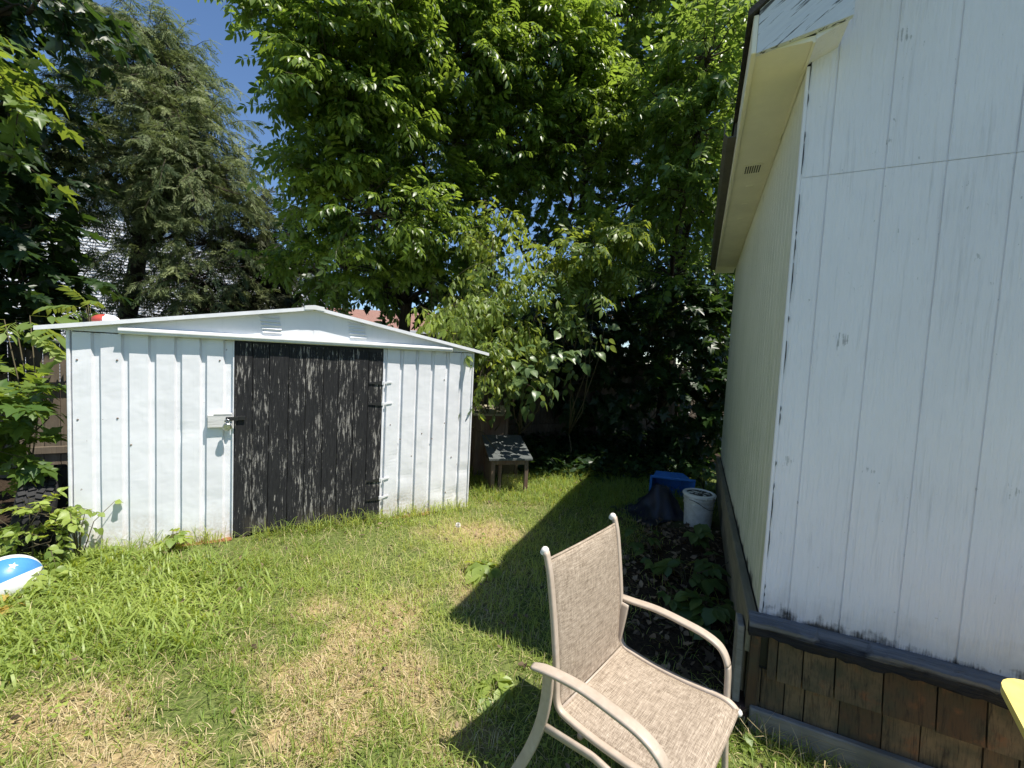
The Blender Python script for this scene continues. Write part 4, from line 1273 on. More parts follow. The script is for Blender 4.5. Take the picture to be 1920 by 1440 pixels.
mb = MB(); mb.box((.3, 0, 0), (8.7, 6.8, 3.14)); mb.build('wall', simple('dark_tan_wall', (.22, .2, .17), .8, .2), house2)
mb = MB(); mb.bevbox((4.2, -.04, 1.2), (5.6, -.002, 2.5), .01); w = mb.build('window', M_TRIMWHITE, house2)
mb = MB(); mb.box((4.3, -.05, 1.3), (5.5, -.042, 2.4)); mb.build('pane', M_GLASS, w)

# ------------------------------------------------------------------ trees
def B(u, v, d, ru, rv, rd, n):
    """leaf clump centred at photo position (u, v), d metres away, radii in photo pixels and metres of depth"""
    c = at(u, v, d); s = d / CAM_F
    return (c, (ru * s, rd, rv * s), n)


def gp_(x, y): return (x, y, gl(x, y) - .05)


tb = gp_(-2.05, 7.5)
make_tree('ash_tree', 'tall green ash tree with its trunk directly behind the shed', 'tree', tb,
          [tb, (-2.07, 7.5, 1.4), (-2.0, 7.45, 2.6), (-2.05, 7.3, 3.8), (-2.0, 7.2, 5.2), (-1.9, 7.0, 7.0)], .135,
          [B(690, 60, 5.2, 110, 80, .7, 105), B(625, 140, 4.9, 55, 60, .4, 56), B(538, 50, 4.8, 34, 46, .3, 30), B(850, 110, 6.2, 140, 110, .8, 150), B(1010, 110, 6.6, 110, 110, .7, 150),
           B(680, 230, 5.4, 95, 70, .6, 72), B(790, 250, 6.2, 130, 100, .7, 100), B(605, 318, 5.2, 44, 32, .3, 28), B(700, 400, 5.6, 110, 65, .6, 84),
           B(640, 500, 5.9, 95, 45, .5, 60), B(840, 430, 6.4, 65, 80, .5, 56), B(1080, 250, 6.8, 85, 75, .5, 100), B(950, 260, 6.6, 90, 90, .6, 74),
           B(760, -60, 5.8, 160, 50, .8, 74), B(980, -60, 6.4, 140, 60, .8, 84), B(1120, 170, 6.9, 55, 50, .4, 46)],
          ASH, .27, L_ASH, M_BARK, nodes=5, twigL=.44, droop=.12, leafdroop=.16, limb_r=.05, up=.25, flat_n=.38)
# back right: tall trees over the garage
tb = gp_(1.15, 8.4)
make_tree('maple_tree', 'tall leafy maple with a dark upright trunk right of the ash', 'tree', tb,
          [tb, (1.12, 8.4, 1.5), (1.1, 8.35, 3.0), (1.2, 8.2, 4.5), (1.3, 8.0, 6.5)], .15,
          [B(1060, 330, 7.2, 110, 90, .9, 60), B(1190, 180, 7.6, 110, 110, 1.0, 70), B(1180, 20, 7.6, 120, 100, 1.0, 70), B(1050, 20, 7.8, 110, 100, 1.0, 50), B(1180, 380, 7.4, 90, 90, .8, 50),
           B(930, 380, 7.6, 60, 60, .6, 22), B(1180, -110, 7.6, 150, 90, 1.0, 40), B(1120, 480, 7.0, 70, 60, .6, 35)],
          OVAL + MAPLE, .15, L_ASHY, M_BARK, nodes=11, twigL=.6, droop=.2, leafdroop=.25, limb_r=.05, up=.15)
tb = gp_(3.3, 8.6)
make_tree('maple_tree', 'tall dense tree close behind the eave of the garage', 'tree', tb,
          [tb, (3.3, 8.6, 1.8), (3.25, 8.5, 3.5), (3.2, 8.3, 5.2), (3.3, 8.1, 7.5)], .17,
          [B(1325, 110, 5.6, 42, 80, .5, 70), B(1310, 250, 5.7, 42, 60, .5, 64), B(1285, 360, 6.0, 45, 45, .5, 50), B(1250, 200, 6.0, 40, 50, .4, 30), B(1330, 60, 7.0, 90, 110, 1.0, 80), B(1290, 230, 7.2, 100, 110, .9, 85), B(1310, 400, 7.0, 90, 90, .8, 60), B(1400, -100, 6.8, 150, 130, 1.2, 70), B(1480, 200, 7.4, 120, 150, 1.2, 60), B(1290, -120, 7.2, 120, 110, 1.1, 60), B(1260, 520, 7.0, 80, 70, .7, 40), B(1600, 0, 7.0, 170, 180, 1.4, 70)],
          OVAL + BOXELDER[:1], .15, L_ASHY, M_BARK, nodes=11, twigL=.6, droop=.2, leafdroop=.25, limb_r=.05)
tb = gp_(1.9, 11.2)
make_tree('maple_tree', 'shaded tree furthest back between the shed and the garage', 'tree', tb,
          [tb, (1.9, 11.2, 2.0), (1.8, 11.1, 4.0), (1.9, 11.0, 7.0)], .18,
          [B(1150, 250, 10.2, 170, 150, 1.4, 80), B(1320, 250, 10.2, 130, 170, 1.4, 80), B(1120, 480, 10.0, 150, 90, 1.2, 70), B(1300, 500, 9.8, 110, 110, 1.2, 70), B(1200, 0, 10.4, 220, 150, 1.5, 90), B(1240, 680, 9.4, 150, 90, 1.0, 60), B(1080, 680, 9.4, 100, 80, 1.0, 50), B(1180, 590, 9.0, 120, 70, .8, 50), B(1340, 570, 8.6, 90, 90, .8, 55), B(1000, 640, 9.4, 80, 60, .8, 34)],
          OVAL + MAPLE, .19, L_SHADED, M_BARK, nodes=9, twigL=.85, droop=.4, leafdroop=.5, limb_r=.06)
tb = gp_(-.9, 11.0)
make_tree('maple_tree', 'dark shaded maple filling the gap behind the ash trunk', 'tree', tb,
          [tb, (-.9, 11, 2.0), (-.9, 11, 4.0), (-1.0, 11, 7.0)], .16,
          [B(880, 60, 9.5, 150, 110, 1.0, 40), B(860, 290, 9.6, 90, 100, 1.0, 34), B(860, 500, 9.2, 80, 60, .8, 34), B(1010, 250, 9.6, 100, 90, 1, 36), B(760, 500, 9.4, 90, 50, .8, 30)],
          OVAL + MAPLE, .19, L_SHADED, M_BARK, nodes=9, twigL=.8, droop=.4, leafdroop=.5, limb_r=.06)

for (bx_, by_, lab, bl) in ((3.6, 14.0, 'distant dark tree crown right of the far gap beyond the fence', [B(1250, 640, 13, 130, 60, .9, 60), B(1350, 600, 13, 110, 90, .9, 60), B(1300, 480, 13.4, 120, 90, .9, 50)]),
                            (.6, 14.5, 'distant dark tree crown low behind the middle maple trunk', [B(1050, 620, 13.4, 110, 70, .9, 60), B(930, 620, 13.2, 70, 60, .8, 44), B(1150, 560, 13.4, 100, 70, .9, 50)])):
    tb = gp_(bx_, by_)
    make_tree('maple_tree', lab, 'tree', tb, [tb, (bx_, by_, 1.2), (bx_, by_, 2.6), (bx_, by_, 4.0)], .14, bl, OVAL, .26, L_SHADED, M_BARK, nodes=9, twigL=.9, droop=.3, leafdroop=.4, limb_r=.05)

# dark understorey maples
def bush(label, x, y, blobs, protos, ll, mat, name='bush', cat='bush', nst=4, tr=.016, **kw):
    b = gp_(x, y); kw.setdefault('limb_r', .011)
    return make_tree(name, label, cat, b, [b, (x + .03, y, b[2] + .35), (x - .02, y - .02, b[2] + (.6 if tr > .01 else .3))], tr, blobs, protos, ll, mat, M_TWIG, twig_r=.003, **kw)


bush('dark young maple thicket under the trees behind the hutches', .9, 8.1, [B(1060, 600, 7.4, 90, 70, .7, 50), B(1090, 720, 7.6, 90, 80, .7, 50), B(990, 700, 7.8, 70, 60, .6, 30), B(1000, 600, 7.6, 60, 60, .5, 25)], MAPLE, .19, L_SHADED, nodes=6, twigL=.5, leafdroop=.3, flat_n=.35)
bush('dark young maple thicket in the deep shade near the far end of the garage', 2.6, 7.6, [B(1220, 620, 7.0, 90, 70, .6, 55), B(1300, 620, 6.8, 50, 90, .5, 38), B(1230, 740, 7.0, 100, 80, .6, 50), B(1320, 760, 6.8, 40, 80, .5, 34), B(1180, 820, 7.2, 90, 50, .5, 36), B(1362, 760, 6.4, 16, 80, .25, 22), B(1360, 620, 6.6, 16, 60, .25, 16)], MAPLE, .19, L_SHADED, nodes=6, twigL=.5, leafdroop=.3, flat_n=.35)
bush('dark leafy shrub low behind the ash trunk', -1.2, 8.6, [B(720, 540, 8.2, 120, 40, .7, 40), B(560, 520, 8.2, 80, 50, .7, 40), B(850, 560, 7.6, 80, 60, .7, 40), B(900, 640, 7.6, 80, 60, .6, 30)], MAPLE, .2, L_SHADED, nodes=6, twigL=.5, leafdroop=.3, flat_n=.35)
# sunlit saplings right of the shed
bush('light green sapling with drooping narrow leaflets leaning over the right end of the shed', -.25, 5.75,
     [B(925, 480, 5.4, 34, 44, .25, 15), B(900, 580, 5.1, 50, 36, .3, 20), B(855, 612, 5.0, 34, 26, .2, 11), B(950, 560, 5.3, 40, 50, .25, 12), B(904, 680, 4.6, 14, 20, .10, 4), B(910, 702, 4.3, 6, 8, .03, 1), B(960, 640, 5.1, 45, 30, .25, 14), B(1005, 600, 5.4, 35, 35, .25, 9), B(930, 425, 5.6, 24, 24, .25, 6)],
     BOXELDER, .21, L_BOX, name='sapling', cat='sapling', nodes=4, twigL=.36, droop=.3, leafdroop=.6, flat_n=.35)
bush('sapling with broad rounded leaves hanging between the shed corner and the dark thicket', .15, 5.9,
     [B(1010, 680, 5.2, 60, 40, .3, 26), B(1060, 640, 5.4, 45, 45, .3, 18), B(950, 690, 5.0, 50, 30, .25, 16), B(985, 712, 4.9, 22, 16, .2, 7), B(898, 762, 4.38, 5, 8, .03, 1), B(1010, 570, 5.7, 50, 40, .3, 14)],
     ROUND, .13, L_ROUND, name='sapling', cat='sapling', nodes=4, twigL=.38, droop=.3, leafdroop=.5, per_node=1, flat_n=.5)
bush('sunlit ash sapling spreading pale leaves in front of the tall maple trunk', .95, 6.3,
     [B(1095, 465, 5.6, 50, 24, .3, 18), B(1145, 480, 5.5, 36, 18, .3, 11), B(1040, 495, 5.7, 35, 24, .3, 9), B(1090, 528, 5.6, 40, 18, .3, 9), B(1155, 425, 5.5, 22, 10, .2, 5)],
     ASH, .26, L_BOX, name='sapling', cat='sapling', nodes=4, twigL=.38, droop=.15, leafdroop=.2, flat_n=.3)
bush('small maple seedling with flat sunlit leaves before the ash trunk', -1.0, 6.9, [B(810, 500, 6.2, 32, 40, .25, 10), B(800, 460, 6.2, 22, 25, .2, 5)], MAPLE, .19, L_MAPLE, name='sapling', cat='sapling', nodes=3, twigL=.3, leafdroop=.1, flat_n=.15)

# cedar on the left
tb = gp_(-6.9, 7.3)
cblobs = []
for v_, w_, n_ in ((60, 26, 26), (110, 45, 46), (160, 70, 70), (215, 95, 95), (275, 120, 120), (335, 130, 120), (395, 140, 110), (455, 140, 80), (515, 140, 70), (570, 130, 55)):
    cxs = 285 + (v_ - 60) * .06
    for sgn, fr in ((-.55, .5), (.55, .5)):
        cblobs.append(B(cxs + sgn * w_, v_ + random.uniform(-15, 15), 6.7 + random.uniform(-.3, .3), w_ * .62, 42, .55 + w_ * .003, int(n_ * (.85 if v_ < 380 else .60))))
make_tree('cedar_tree', 'tall grey green cedar with wispy drooping sprays behind the left half of the shed', 'tree', tb,
          [tb, at(238, 600, 7.2), at(262, 470, 7.1), at(276, 330, 7.0), at(292, 180, 6.9), at(300, 75, 6.8)], .15, cblobs, FROND, .20, L_CEDAR, M_BARK, nodes=6, twigL=.5, droop=.35, leafdroop=.45, limb_r=.03, rin=.15, up=.1, flat_n=.7)
tb = gp_(-3.6, 8.6)
make_tree('cedar_tree', 'smaller dark cedar standing between the tall cedar and the ash', 'tree', tb,
          [tb, (-3.6, 8.6, 2.0), (-3.55, 8.5, 3.6), (-3.5, 8.5, 5.0)], .09,
          [B(500, 430, 8.0, 55, 60, .5, 60), B(470, 510, 7.9, 80, 50, .6, 70), B(520, 560, 7.8, 70, 40, .6, 50), B(420, 560, 7.8, 70, 40, .6, 50)], FROND, .28, leaf_mat('dark_cedar_spray', (.02, .028, .013), (.05, .058, .026), .22, .6, spec=.2), M_BARK, nodes=6, twigL=.5, droop=.35, leafdroop=.45, limb_r=.03, rin=.15, flat_n=.7)
# big dark maple at the left edge
tb = gp_(-7.3, 5.0)
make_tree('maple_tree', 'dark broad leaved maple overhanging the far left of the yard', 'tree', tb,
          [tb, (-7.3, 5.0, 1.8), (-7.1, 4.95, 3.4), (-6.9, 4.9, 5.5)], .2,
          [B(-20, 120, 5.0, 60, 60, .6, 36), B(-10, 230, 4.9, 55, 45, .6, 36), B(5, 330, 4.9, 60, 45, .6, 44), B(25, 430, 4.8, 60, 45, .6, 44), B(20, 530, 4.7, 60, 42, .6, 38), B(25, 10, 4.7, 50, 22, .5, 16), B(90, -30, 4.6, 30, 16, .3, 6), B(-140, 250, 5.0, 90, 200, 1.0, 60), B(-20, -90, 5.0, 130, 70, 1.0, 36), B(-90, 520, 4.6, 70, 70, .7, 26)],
          MAPLE, .19, L_SHADED, M_BARK, nodes=6, twigL=.6, droop=.3, leafdroop=.35, limb_r=.05, flat_n=.4)
tb = gp_(-5.9, 3.6)
make_tree('maple_tree', 'branch of a lighter green maple reaching in from the left edge', 'tree', tb,
          [tb, (-5.9, 3.65, 1.8), (-5.8, 3.7, 3.4), (-5.6, 3.75, 4.8)], .10,
          [B(-10, 150, 3.9, 40, 20, .3, 8), B(20, 185, 4.0, 30, 14, .3, 6), B(-70, 60, 3.9, 60, 40, .5, 12), B(-40, 250, 3.9, 30, 20, .3, 5)], MAPLE, .17, L_MAPLE, M_BARK, nodes=4, twigL=.5, droop=.3, leafdroop=.3, limb_r=.03, flat_n=.25)
# shrubs left of the shed
bush('sunlit maple shrub growing against the left side of the shed', -3.9, 3.3, [B(5, 770, 2.95, 52, 34, .25, 24), B(-5, 845, 2.85, 40, 36, .22, 17), B(42, 775, 3.1, 26, 30, .16, 10), B(-30, 725, 3.5, 50, 36, .3, 16)], MAPLE, .13, L_MAPLE, nodes=4, twigL=.26, leafdroop=.25, flat_n=.3)
bush('bramble with small light leaves growing over the tyre', -3.35, 2.78, [B(20, 1000, 2.85, 36, 22, .14, 10), B(62, 965, 2.75, 22, 12, .06, 9), B(88, 990, 2.75, 16, 12, .05, 6), B(95, 1015, 2.75, 28, 16, .1, 6), B(5, 940, 3.0, 26, 26, .14, 7), B(112, 955, 2.8, 12, 10, .06, 2), B(95, 1060, 2.65, 24, 14, .1, 5)], OVAL + ROUND, .065, L_WEED, name='bramble', cat='bramble', tr=.006, limb_r=.004, nodes=5, twigL=.22, leafdroop=.3, flat_n=.4)
bush('shaded shrub between the maple and the fence on the left', -5.4, 4.1, [B(-30, 650, 4.3, 50, 40, .4, 24), B(-20, 590, 4.4, 50, 36, .4, 20)], MAPLE, .16, L_SHADED, nodes=5, twigL=.4, leafdroop=.3, flat_n=.35)


def fronds(label, x, y, z0, specs, ll, mat, protos):
    """sumac-like plant: a stem and long pinnate leaves, given as (tip direction, base point)"""
    b = gp_(x, y); t = thing('sumac', label, 'sumac', b, 0)
    mb = MB(); P = []; X = []; S = []
    for (bp, d, s) in specs:
        bp = np.array(bp); P.append(bp); X.append(d); S.append(s)
        mid = (np.array(b) + bp) / 2 + np.array([.05, .05, .1])
        mb.tube([np.zeros(3), mid - b, bp - b], [.007, .005, .003], 6)
    mb.build('stem', M_TWIG, t, smooth=True, recalc=False)
    P = np.array(P); X = np.array(X, float); S = np.array(S)
    scatter('foliage', protos, P, X, np.tile([0, .15, 1.0], (len(P), 1)), S, mat, t, local=b)


c1 = at(30, 600, 3.45); c2 = at(165, 585, 4.3)
fronds('bright sumac fronds arching over the left corner of the shed', c1[0] - .1, c1[1] + .1, 0,
       [(c1, (1, -.1, .05), .5), (c1 + [.0, .1, .05], (.9, .6, .2), .45), (c1 + [0, 0, -.03], (.95, .3, -.35), .5), (c1 + [-.1, 0, 0], (-.9, -.4, .1), .45), (c1 + [0, 0, -.02], (.6, -.7, .0), .35)], .5, L_SUMAC, SUMAC)
fronds('bright sumac fronds rising behind the left end of the shed roof', c2[0], c2[1], 0,
       [(c2 + [.02, 0, .05], (.55, -.4, .35), .36), (c2 + [-.02, 0, .05], (-.9, -.3, .2), .36), (c2 + [0, 0, .08], (.1, -.5, .6), .30), (c2, (.9, .0, .05), .33), (c2, (.3, -.8, .1), .33)], .5, L_SUMAC, SUMAC)

# brambles in the leaf litter beside the garage
def bramble(label, x, y, n, h, ll, spread, mat=L_BRAM, protos=OVAL, group=None, name='bramble', cat='bramble'):
    b = (x, y, gl(x, y) - .01); t = thing(name, label, cat, b, 0, group)
    mb = MB(); P = []; X = []; Z = []; S = []
    for k in range(n):
        a = rng.uniform(0, 2 * PI); r_ = spread * rng.uniform(.15, 1) ; hh = h * rng.uniform(.5, 1.1)
        e = np.array([r_ * math.cos(a), r_ * math.sin(a), hh]); md = e * np.array([.4, .4, .7])
        mb.tube([(0, 0, 0), md, e], [.004, .003, .002], 5)
        for da in (-1.0, 0, 1.0):
            ax = np.array([math.cos(a + da), math.sin(a + da), -.25 + rng.uniform(-.2, .2)])
            P.append(e + np.array([0, 0, 0])); X.append(ax); Z.append(np.array([0, 0, 1.0]) + rng.normal(size=3) * .25); S.append(ll * rng.uniform(.75, 1.2) * (1.1 if da == 0 else .9))
    mb.build('stem', M_TWIG, t, smooth=True, recalc=False)
    scatter('foliage', [leaflet(.72, .2, .15), leaflet(.65, .3, .25), leaflet(.8, .15, .3)] if protos is OVAL else protos, np.array(P), np.array(X), np.array(Z), np.array(S), mat, t, local=None)
    return t


def pix_ground(u, v, z=0):
    r = _R * (u - 960) / CAM_F - _U * (v - 720) / CAM_F + _F
    return EYE + r * ((z - CAM_H) / r[2])


for (u, v, n_, h_, ll, sp2, lab) in ((1195, 1010, 9, .18, .10, .14, 'low bramble with lighter leaves left of the bucket'),
                                     (1225, 1045, 4, .12, .10, .10, 'small bramble sprout just in front of the dark plastic sheet'),
                                     (1300, 1010, 7, .24, .11, .12, 'bramble growing right against the front of the bucket'),
                                     (1290, 1075, 12, .20, .12, .20, 'bramble clump in the litter between the bucket and the chair'),
                                     (1330, 1145, 13, .20, .12, .20, 'largest leafed bramble clump nearest the corner of the garage'),
                                     (1258, 1115, 6, .14, .085, .10, 'yellowish small bramble near the back of the patio chair'),
                                     (1320, 905, 9, .30, .10, .20, 'bramble between the blue tub and the garage wall'),
                                     (1345, 1060, 6, .16, .11, .12, 'bramble tucked under the base board of the garage wall')):
    p = pix_ground(u, v, .1); bramble(lab, p[0], p[1], n_, h_, ll, sp2)
p = pix_ground(1385, 1395, -.08)
bramble('little yellow green seedling at the foot of the garage corner', p[0], p[1], 2, .07, .06, .04, L_WEED)
# broadleaf weeds in the lawn
for (u, v, n_, h_, ll, lab) in ((905, 1075, 9, .10, .13, 'broad leaved weed on the edge of the garage shadow'), (925, 1280, 5, .05, .09, 'pale broad leaved weed in the lawn left of the chair')):
    p = pix_ground(u, v, .03); bramble(lab, p[0], p[1], n_, h_, ll, .07, L_WEED, name='weed', cat='weed')
# twiggy weed in front of the left shed corner
p = SHED_O + SX * .08 - SY * .10
bramble('thin twiggy weed against the white left corner of the shed', p[0], p[1], 9, .42, .045, .20, L_WEED, name='weed', cat='weed')
p = SHED_O + SX * .62 - SY * .12
bramble('leafy weed standing against the shed wall left of the door', p[0], p[1], 7, .16, .08, .09, L_WEED, name='weed', cat='weed')
# dandelion clock
p = pix_ground(857, 1003, .0)
dn = thing('dandelion', 'white dandelion seed head in the dry grass before the shed', 'dandelion', (p[0], p[1], gl(p[0], p[1])), 0)
mb = MB(); mb.tube([(0, 0, 0), (.01, 0, .05), (.005, 0, .095)], .0025, 6); mb.build('stem', L_WEED, dn)
mb = MB(); r = random.Random(2)
for k in range(160):
    v_ = Vector((r.gauss(0, 1), r.gauss(0, 1), r.gauss(0, 1))).normalized(); s_ = v_.orthogonal().normalized() * .003; q = v_ * .024
    mb.add([tuple(Vector((.005, 0, .1)) + v_ * .004), tuple(Vector((.005, 0, .1)) + q + s_), tuple(Vector((.005, 0, .1)) + q - s_)], [(0, 1, 2)])
mb.build('seed_head', M_CAP, dn, recalc=False)

# ------------------------------------------------------------------ lawn
def sample(n, x0, x1, y0, y1):
    return rng.uniform(x0, x1, n), rng.uniform(y0, y1, n)


def blocked(x, y):
    u, v = gar_l(x, y); a, b = shed_l(x, y)
    inside = (u > -.05) & (v > -.055)
    inside |= (u > .60) & (v < -.08) & (v > -4.9)
    inside |= (a > -.02) & (a < SHED_W + .02) & (b > -.01) & (b < SHED_D)
    return inside


BL = [blade(.12, .045), blade(.35, .045), blade(.65, .05), blade(.9, .05)]


def lawn(name, n, region, lenr, wid, mat, keep, tilt, tintf, protos=BL, falloff=None):
    x, y = sample(n, *region)
    k = rng.random(n) < keep(x, y); k &= ~blocked(x, y)
    x, y = x[k], y[k]; m = len(x); z = gz(x, y) - .004
    a = rng.uniform(0, 2 * PI, m); t = np.abs(rng.normal(0, tilt, m))
    Xx = np.stack([np.cos(a) * np.sin(t), np.sin(a) * np.sin(t), np.cos(t)], 1)
    # the curve of a blade falls along its lean
    Zz = np.stack([-np.cos(a) * np.cos(t), -np.sin(a) * np.cos(t), np.sin(t)], 1)
    L = rng.uniform(*lenr, m) * (1 + .35 * sines(x, y, 6, 21))
    o = scatter(name, protos, np.stack([x, y, z], 1), Xx, Zz, np.maximum(L, .015), mat, None, tint=np.clip(tintf(x, y) + rng.normal(0, .22, m), 0, 1), wid=wid * rng.uniform(.7, 1.3, m) / np.maximum(L / np.mean(lenr), .4))
    return tag(o, kind='stuff')


fade = lambda x, y: np.clip(1.5 / np.maximum(np.hypot(x, y) * .55, .6), .15, 1)
green_t = lambda x, y: .5 + .45 * sines(x, y, 2.6, 31) - .1 * sines(x, y, 8, 33)
weedm = lambda x, y: np.clip((-1.25 - x - .3 * (y - 1.6) + .25 * sines(x, y, 5, 41)) / .5, 0, 1) * np.clip(np.maximum((y - 1.85 + .15 * sines(x, y, 6, 42)) / .3, (-2.2 - x) / .3), 0, 1)
clump = lambda x, y: np.clip(.62 + .55 * sines(x, y, 11, 61) + .35 * sines(x, y, 3.5, 62), .12, 1)
lawn('grass', 230000, (-4.2, 1.6, .75, 6.3), (.035, .125), 1.05, L_GRASS, lambda x, y: clump(x, y) * fade(x, y) * (1 - .80 * dryness(x, y)) * (1 - .92 * littermask(x, y)) * (1 - .55 * weedm(x, y)), .85, green_t)
lawn('grass', 60000, (-4.5, 3.2, -2.0, .75), (.05, .12), 1.3, L_GRASS, lambda x, y: .5 * (1 - .8 * dryness(x, y)), .6, green_t)
lawn('grass', 26000, (-1.0, 3.0, 4.5, 7.2), (.06, .15), 1.4, L_GRASS, lambda x, y: .8 * (1 - .8 * littermask(x, y)), .6, lambda x, y: .2 + 0 * x)
tag(lawn('dry_grass', 190000, (-3.6, 1.5, .75, 5.6), (.04, .10), .9, L_STRAW, lambda x, y: fade(x, y) * (.13 + .9 * dryness(x, y)) * (1 - littermask(x, y)), 1.25, lambda x, y: .5 + 0 * x), 'straw coloured dry grass in worn patches of the lawn', 'dry grass', kind='stuff')
# clover and dead leaf scraps in the turf
n_ = 15000
x, y = sample(n_, -3.6, 1.4, .9, 5.6); k = (rng.random(n_) < np.clip(sines(x, y, 4.5, 71) - .15, 0, 1) * fade(x, y)) & ~blocked(x, y) & (littermask(x, y) < .2); x, y = x[k], y[k]; m_ = len(x); a = rng.uniform(0, 2 * PI, m_)
o = scatter('clover', ROUND, np.stack([x, y, gz(x, y) + rng.uniform(.025, .065, m_)], 1), np.stack([np.cos(a), np.sin(a), rng.normal(.1, .25, m_)], 1), np.array([0, 0, 1.0]) + rng.normal(size=(m_, 3)) * .3, rng.uniform(.012, .026, m_), L_WEED, None); tag(o, kind='stuff')
n_ = 420
x, y = sample(n_, -3.4, 1.3, .9, 5.6); k = ~blocked(x, y); x, y = x[k], y[k]; m_ = len(x); a = rng.uniform(0, 2 * PI, m_)
o = scatter('leaf_litter', [leaflet(.6, .6, -.25), leaflet(.5, -.5, .5)], np.stack([x, y, gz(x, y) + rng.uniform(.02, .05, m_)], 1), np.stack([np.cos(a), np.sin(a), rng.normal(0, .3, m_)], 1), np.array([0, 0, 1.0]) + rng.normal(size=(m_, 3)) * .5, rng.uniform(.02, .05, m_), L_LITTER, None); tag(o, kind='stuff')
# broad bladed weeds at the lower left
WB = [blade(.3, .10, 4), blade(.6, .10, 4), blade(.9, .11, 4), blade(.5, .06, 4)]
lawn('weeds', 19000, (-4.0, -.9, .9, 3.0), (.05, .17), 1.0, L_WEED, lambda x, y: weedm(x, y), .7, lambda x, y: .55 + .3 * sines(x, y, 4, 51), WB)
# tufts along walls
def tufts(n, pts, spread, lenr, mat, name='grass'):
    pts = np.array(pts); k = rng.integers(0, len(pts), n)
    P = pts[k] + np.concatenate([rng.normal(0, spread, (n, 2)), np.zeros((n, 1))], 1)
    P = P[~blocked(P[:, 0], P[:, 1])]; m = len(P); P[:, 2] = gz(P[:, 0], P[:, 1])
    a = rng.uniform(0, 2 * PI, m); t = np.abs(rng.normal(0, .42, m))
    X = np.stack([np.cos(a) * np.sin(t), np.sin(a) * np.sin(t), np.cos(t)], 1); Z = np.stack([-np.cos(a) * np.cos(t), -np.sin(a) * np.cos(t), np.sin(t)], 1)
    o = scatter(name, BL, P, X, Z, rng.uniform(*lenr, m), mat, None, wid=rng.uniform(.4, .8, m)); tag(o, kind='stuff'); return o


pts = [SHED_O + SX * x - SY * .05 for x in np.concatenate([np.linspace(.15, .9, 8), np.linspace(1.2, 3.1, 26)])]
tufts(1500, pts, .05, (.07, .22), L_GRASS)
pts = [GAR_O + GX * x - GY * .10 for x in np.linspace(-.1, 2.2, 20)]
tufts(700, pts, .05, (.06, .20), L_STRAW, 'dry_grass')
tufts(900, pts, .06, (.06, .16), L_GRASS)
for o in COL.objects:
    if o.get('kind') == 'stuff' and not o.get('label'):
        pass
# dead leaves
n_ = 9000
x, y = sample(n_, .2, 3.6, 1.2, 7.2)
k = (rng.random(n_) < littermask(x, y)) & ~blocked(x, y); x, y = x[k], y[k]; m_ = len(x)
a = rng.uniform(0, 2 * PI, m_)
X = np.stack([np.cos(a), np.sin(a), rng.normal(0, .3, m_)], 1); Z = np.array([0, 0, 1.0]) + rng.normal(size=(m_, 3)) * .45
o = scatter('leaf_litter', [leaflet(.6, .6, -.25), leaflet(.5, -.5, .5), palmate(0, -.4), leaflet(.3, .2, .4)], np.stack([x, y, gz(x, y) + rng.uniform(.002, .022, m_)], 1), X, Z, rng.uniform(.03, .07, m_), L_LITTER, None, tint=rng.random(m_) ** 1.6)
tag(o, 'brown dead leaves covering the ground beside the garage', 'leaf litter', kind='stuff')
n_ = 2600
x, y = sample(n_, -4.0, -2.9, 2.0, 3.4); k = ~blocked(x, y); x, y = x[k], y[k]; m_ = len(x); a = rng.uniform(0, 2 * PI, m_)
X = np.stack([np.cos(a), np.sin(a), rng.normal(.1, .3, m_)], 1); Z = np.array([0, 0, 1.0]) + rng.normal(size=(m_, 3)) * .45
o = scatter('undergrowth', [leaflet(.6, .3, .2), blade(.3, .03), palmate(0, .3)], np.stack([x, y, gz(x, y) + rng.uniform(.0, .06, m_)], 1), X, Z, rng.uniform(.04, .10, m_), L_WEED, None)
tag(o, kind='stuff')
# understorey plants on the shaded ground at the back
n_ = 5200
x, y = sample(n_, -.2, 3.4, 5.6, 9.0); k = ~blocked(x, y); x, y = x[k], y[k]; m_ = len(x); a = rng.uniform(0, 2 * PI, m_)
X = np.stack([np.cos(a), np.sin(a), rng.normal(.0, .3, m_)], 1); Z = np.array([0, 0, 1.0]) + rng.normal(size=(m_, 3)) * .35
o = scatter('undergrowth', OVAL + ROUND, np.stack([x, y, gz(x, y) + rng.uniform(.02, .28, m_)], 1), X, Z, rng.uniform(.06, .14, m_), L_SHADED, None)
tag(o, kind='stuff')
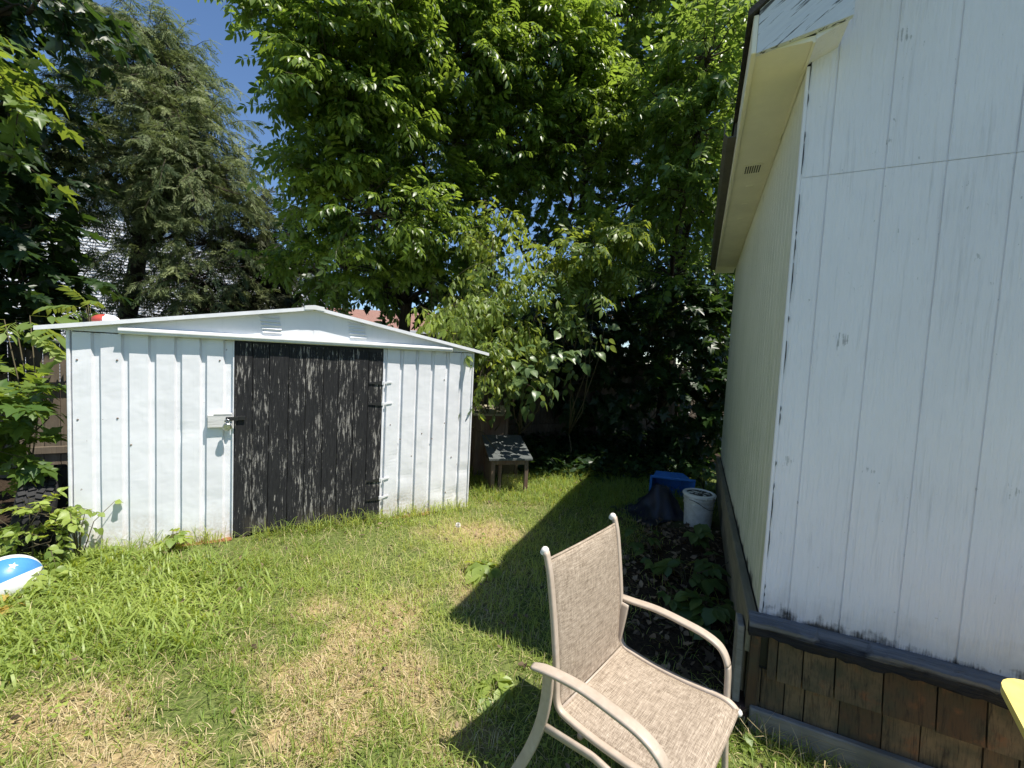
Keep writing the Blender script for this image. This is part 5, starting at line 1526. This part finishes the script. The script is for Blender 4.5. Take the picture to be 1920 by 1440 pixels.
# yellow fallen leaf scraps near the ball
n_ = 26
x, y = sample(n_, -3.25, -2.85, 2.1, 2.45); a = rng.uniform(0, 6.28, n_)
o = scatter('leaf_litter', MAPLE, np.stack([x, y, gz(x, y) + .05], 1), np.stack([np.cos(a), np.sin(a), 0 * a], 1), np.array([0, 0, 1.0]) + rng.normal(size=(n_, 3)) * .4, rng.uniform(.05, .09, n_), leaf_mat('yellowed_leaf', (.35, .20, .05), (.45, .33, .08), .3, .5), None)
tag(o, kind='stuff')

# ------------------------------------------------------------------ light, sky, camera
SUN = Vector((.405, -.197, 1.0)).normalized()
sl = bpy.data.lights.new('sun', 'SUN'); sl.energy = 4.9; sl.angle = math.radians(.5); sl.color = (1.0, .94, .85)
so = bpy.data.objects.new('sun', sl); COL.objects.link(so)
so.rotation_euler = SUN.to_track_quat('Z', 'Y').to_euler(); so.location = (6, -4, 14)
w = bpy.data.worlds.new('World'); scene.world = w; w.use_nodes = True
nt = w.node_tree; nt.nodes.clear()
wo = nt.nodes.new('ShaderNodeOutputWorld'); bg = nt.nodes.new('ShaderNodeBackground'); sky = nt.nodes.new('ShaderNodeTexSky')
sky.sky_type = 'NISHITA'; sky.sun_disc = False
sky.sun_elevation = math.asin(SUN.z); sky.sun_rotation = math.atan2(SUN.x, SUN.y)
sky.air_density = 1.0; sky.dust_density = .0; sky.ozone_density = 6.5
bg.inputs[1].default_value = .094
nt.links.new(sky.outputs[0], bg.inputs[0]); nt.links.new(bg.outputs[0], wo.inputs[0])

cam = bpy.data.cameras.new('camera'); co = bpy.data.objects.new('camera', cam); COL.objects.link(co)
cam.sensor_fit = 'HORIZONTAL'; cam.sensor_width = 36; cam.lens = CAM_F / 1920 * 36
cam.clip_start = .05; cam.clip_end = 500
Bk = -_F
co.matrix_world = Matrix(((_R[0], _U[0], Bk[0], 0), (_R[1], _U[1], Bk[1], 0), (_R[2], _U[2], Bk[2], CAM_H), (0, 0, 0, 1)))
scene.camera = co
scene.view_settings.view_transform = 'Standard'; scene.view_settings.look = 'None'
scene.view_settings.exposure = 0.75; scene.view_settings.gamma = 1.0
scene.cycles.max_bounces = 6; scene.cycles.diffuse_bounces = 3; scene.cycles.transmission_bounces = 3
scene.cycles.use_denoising = True
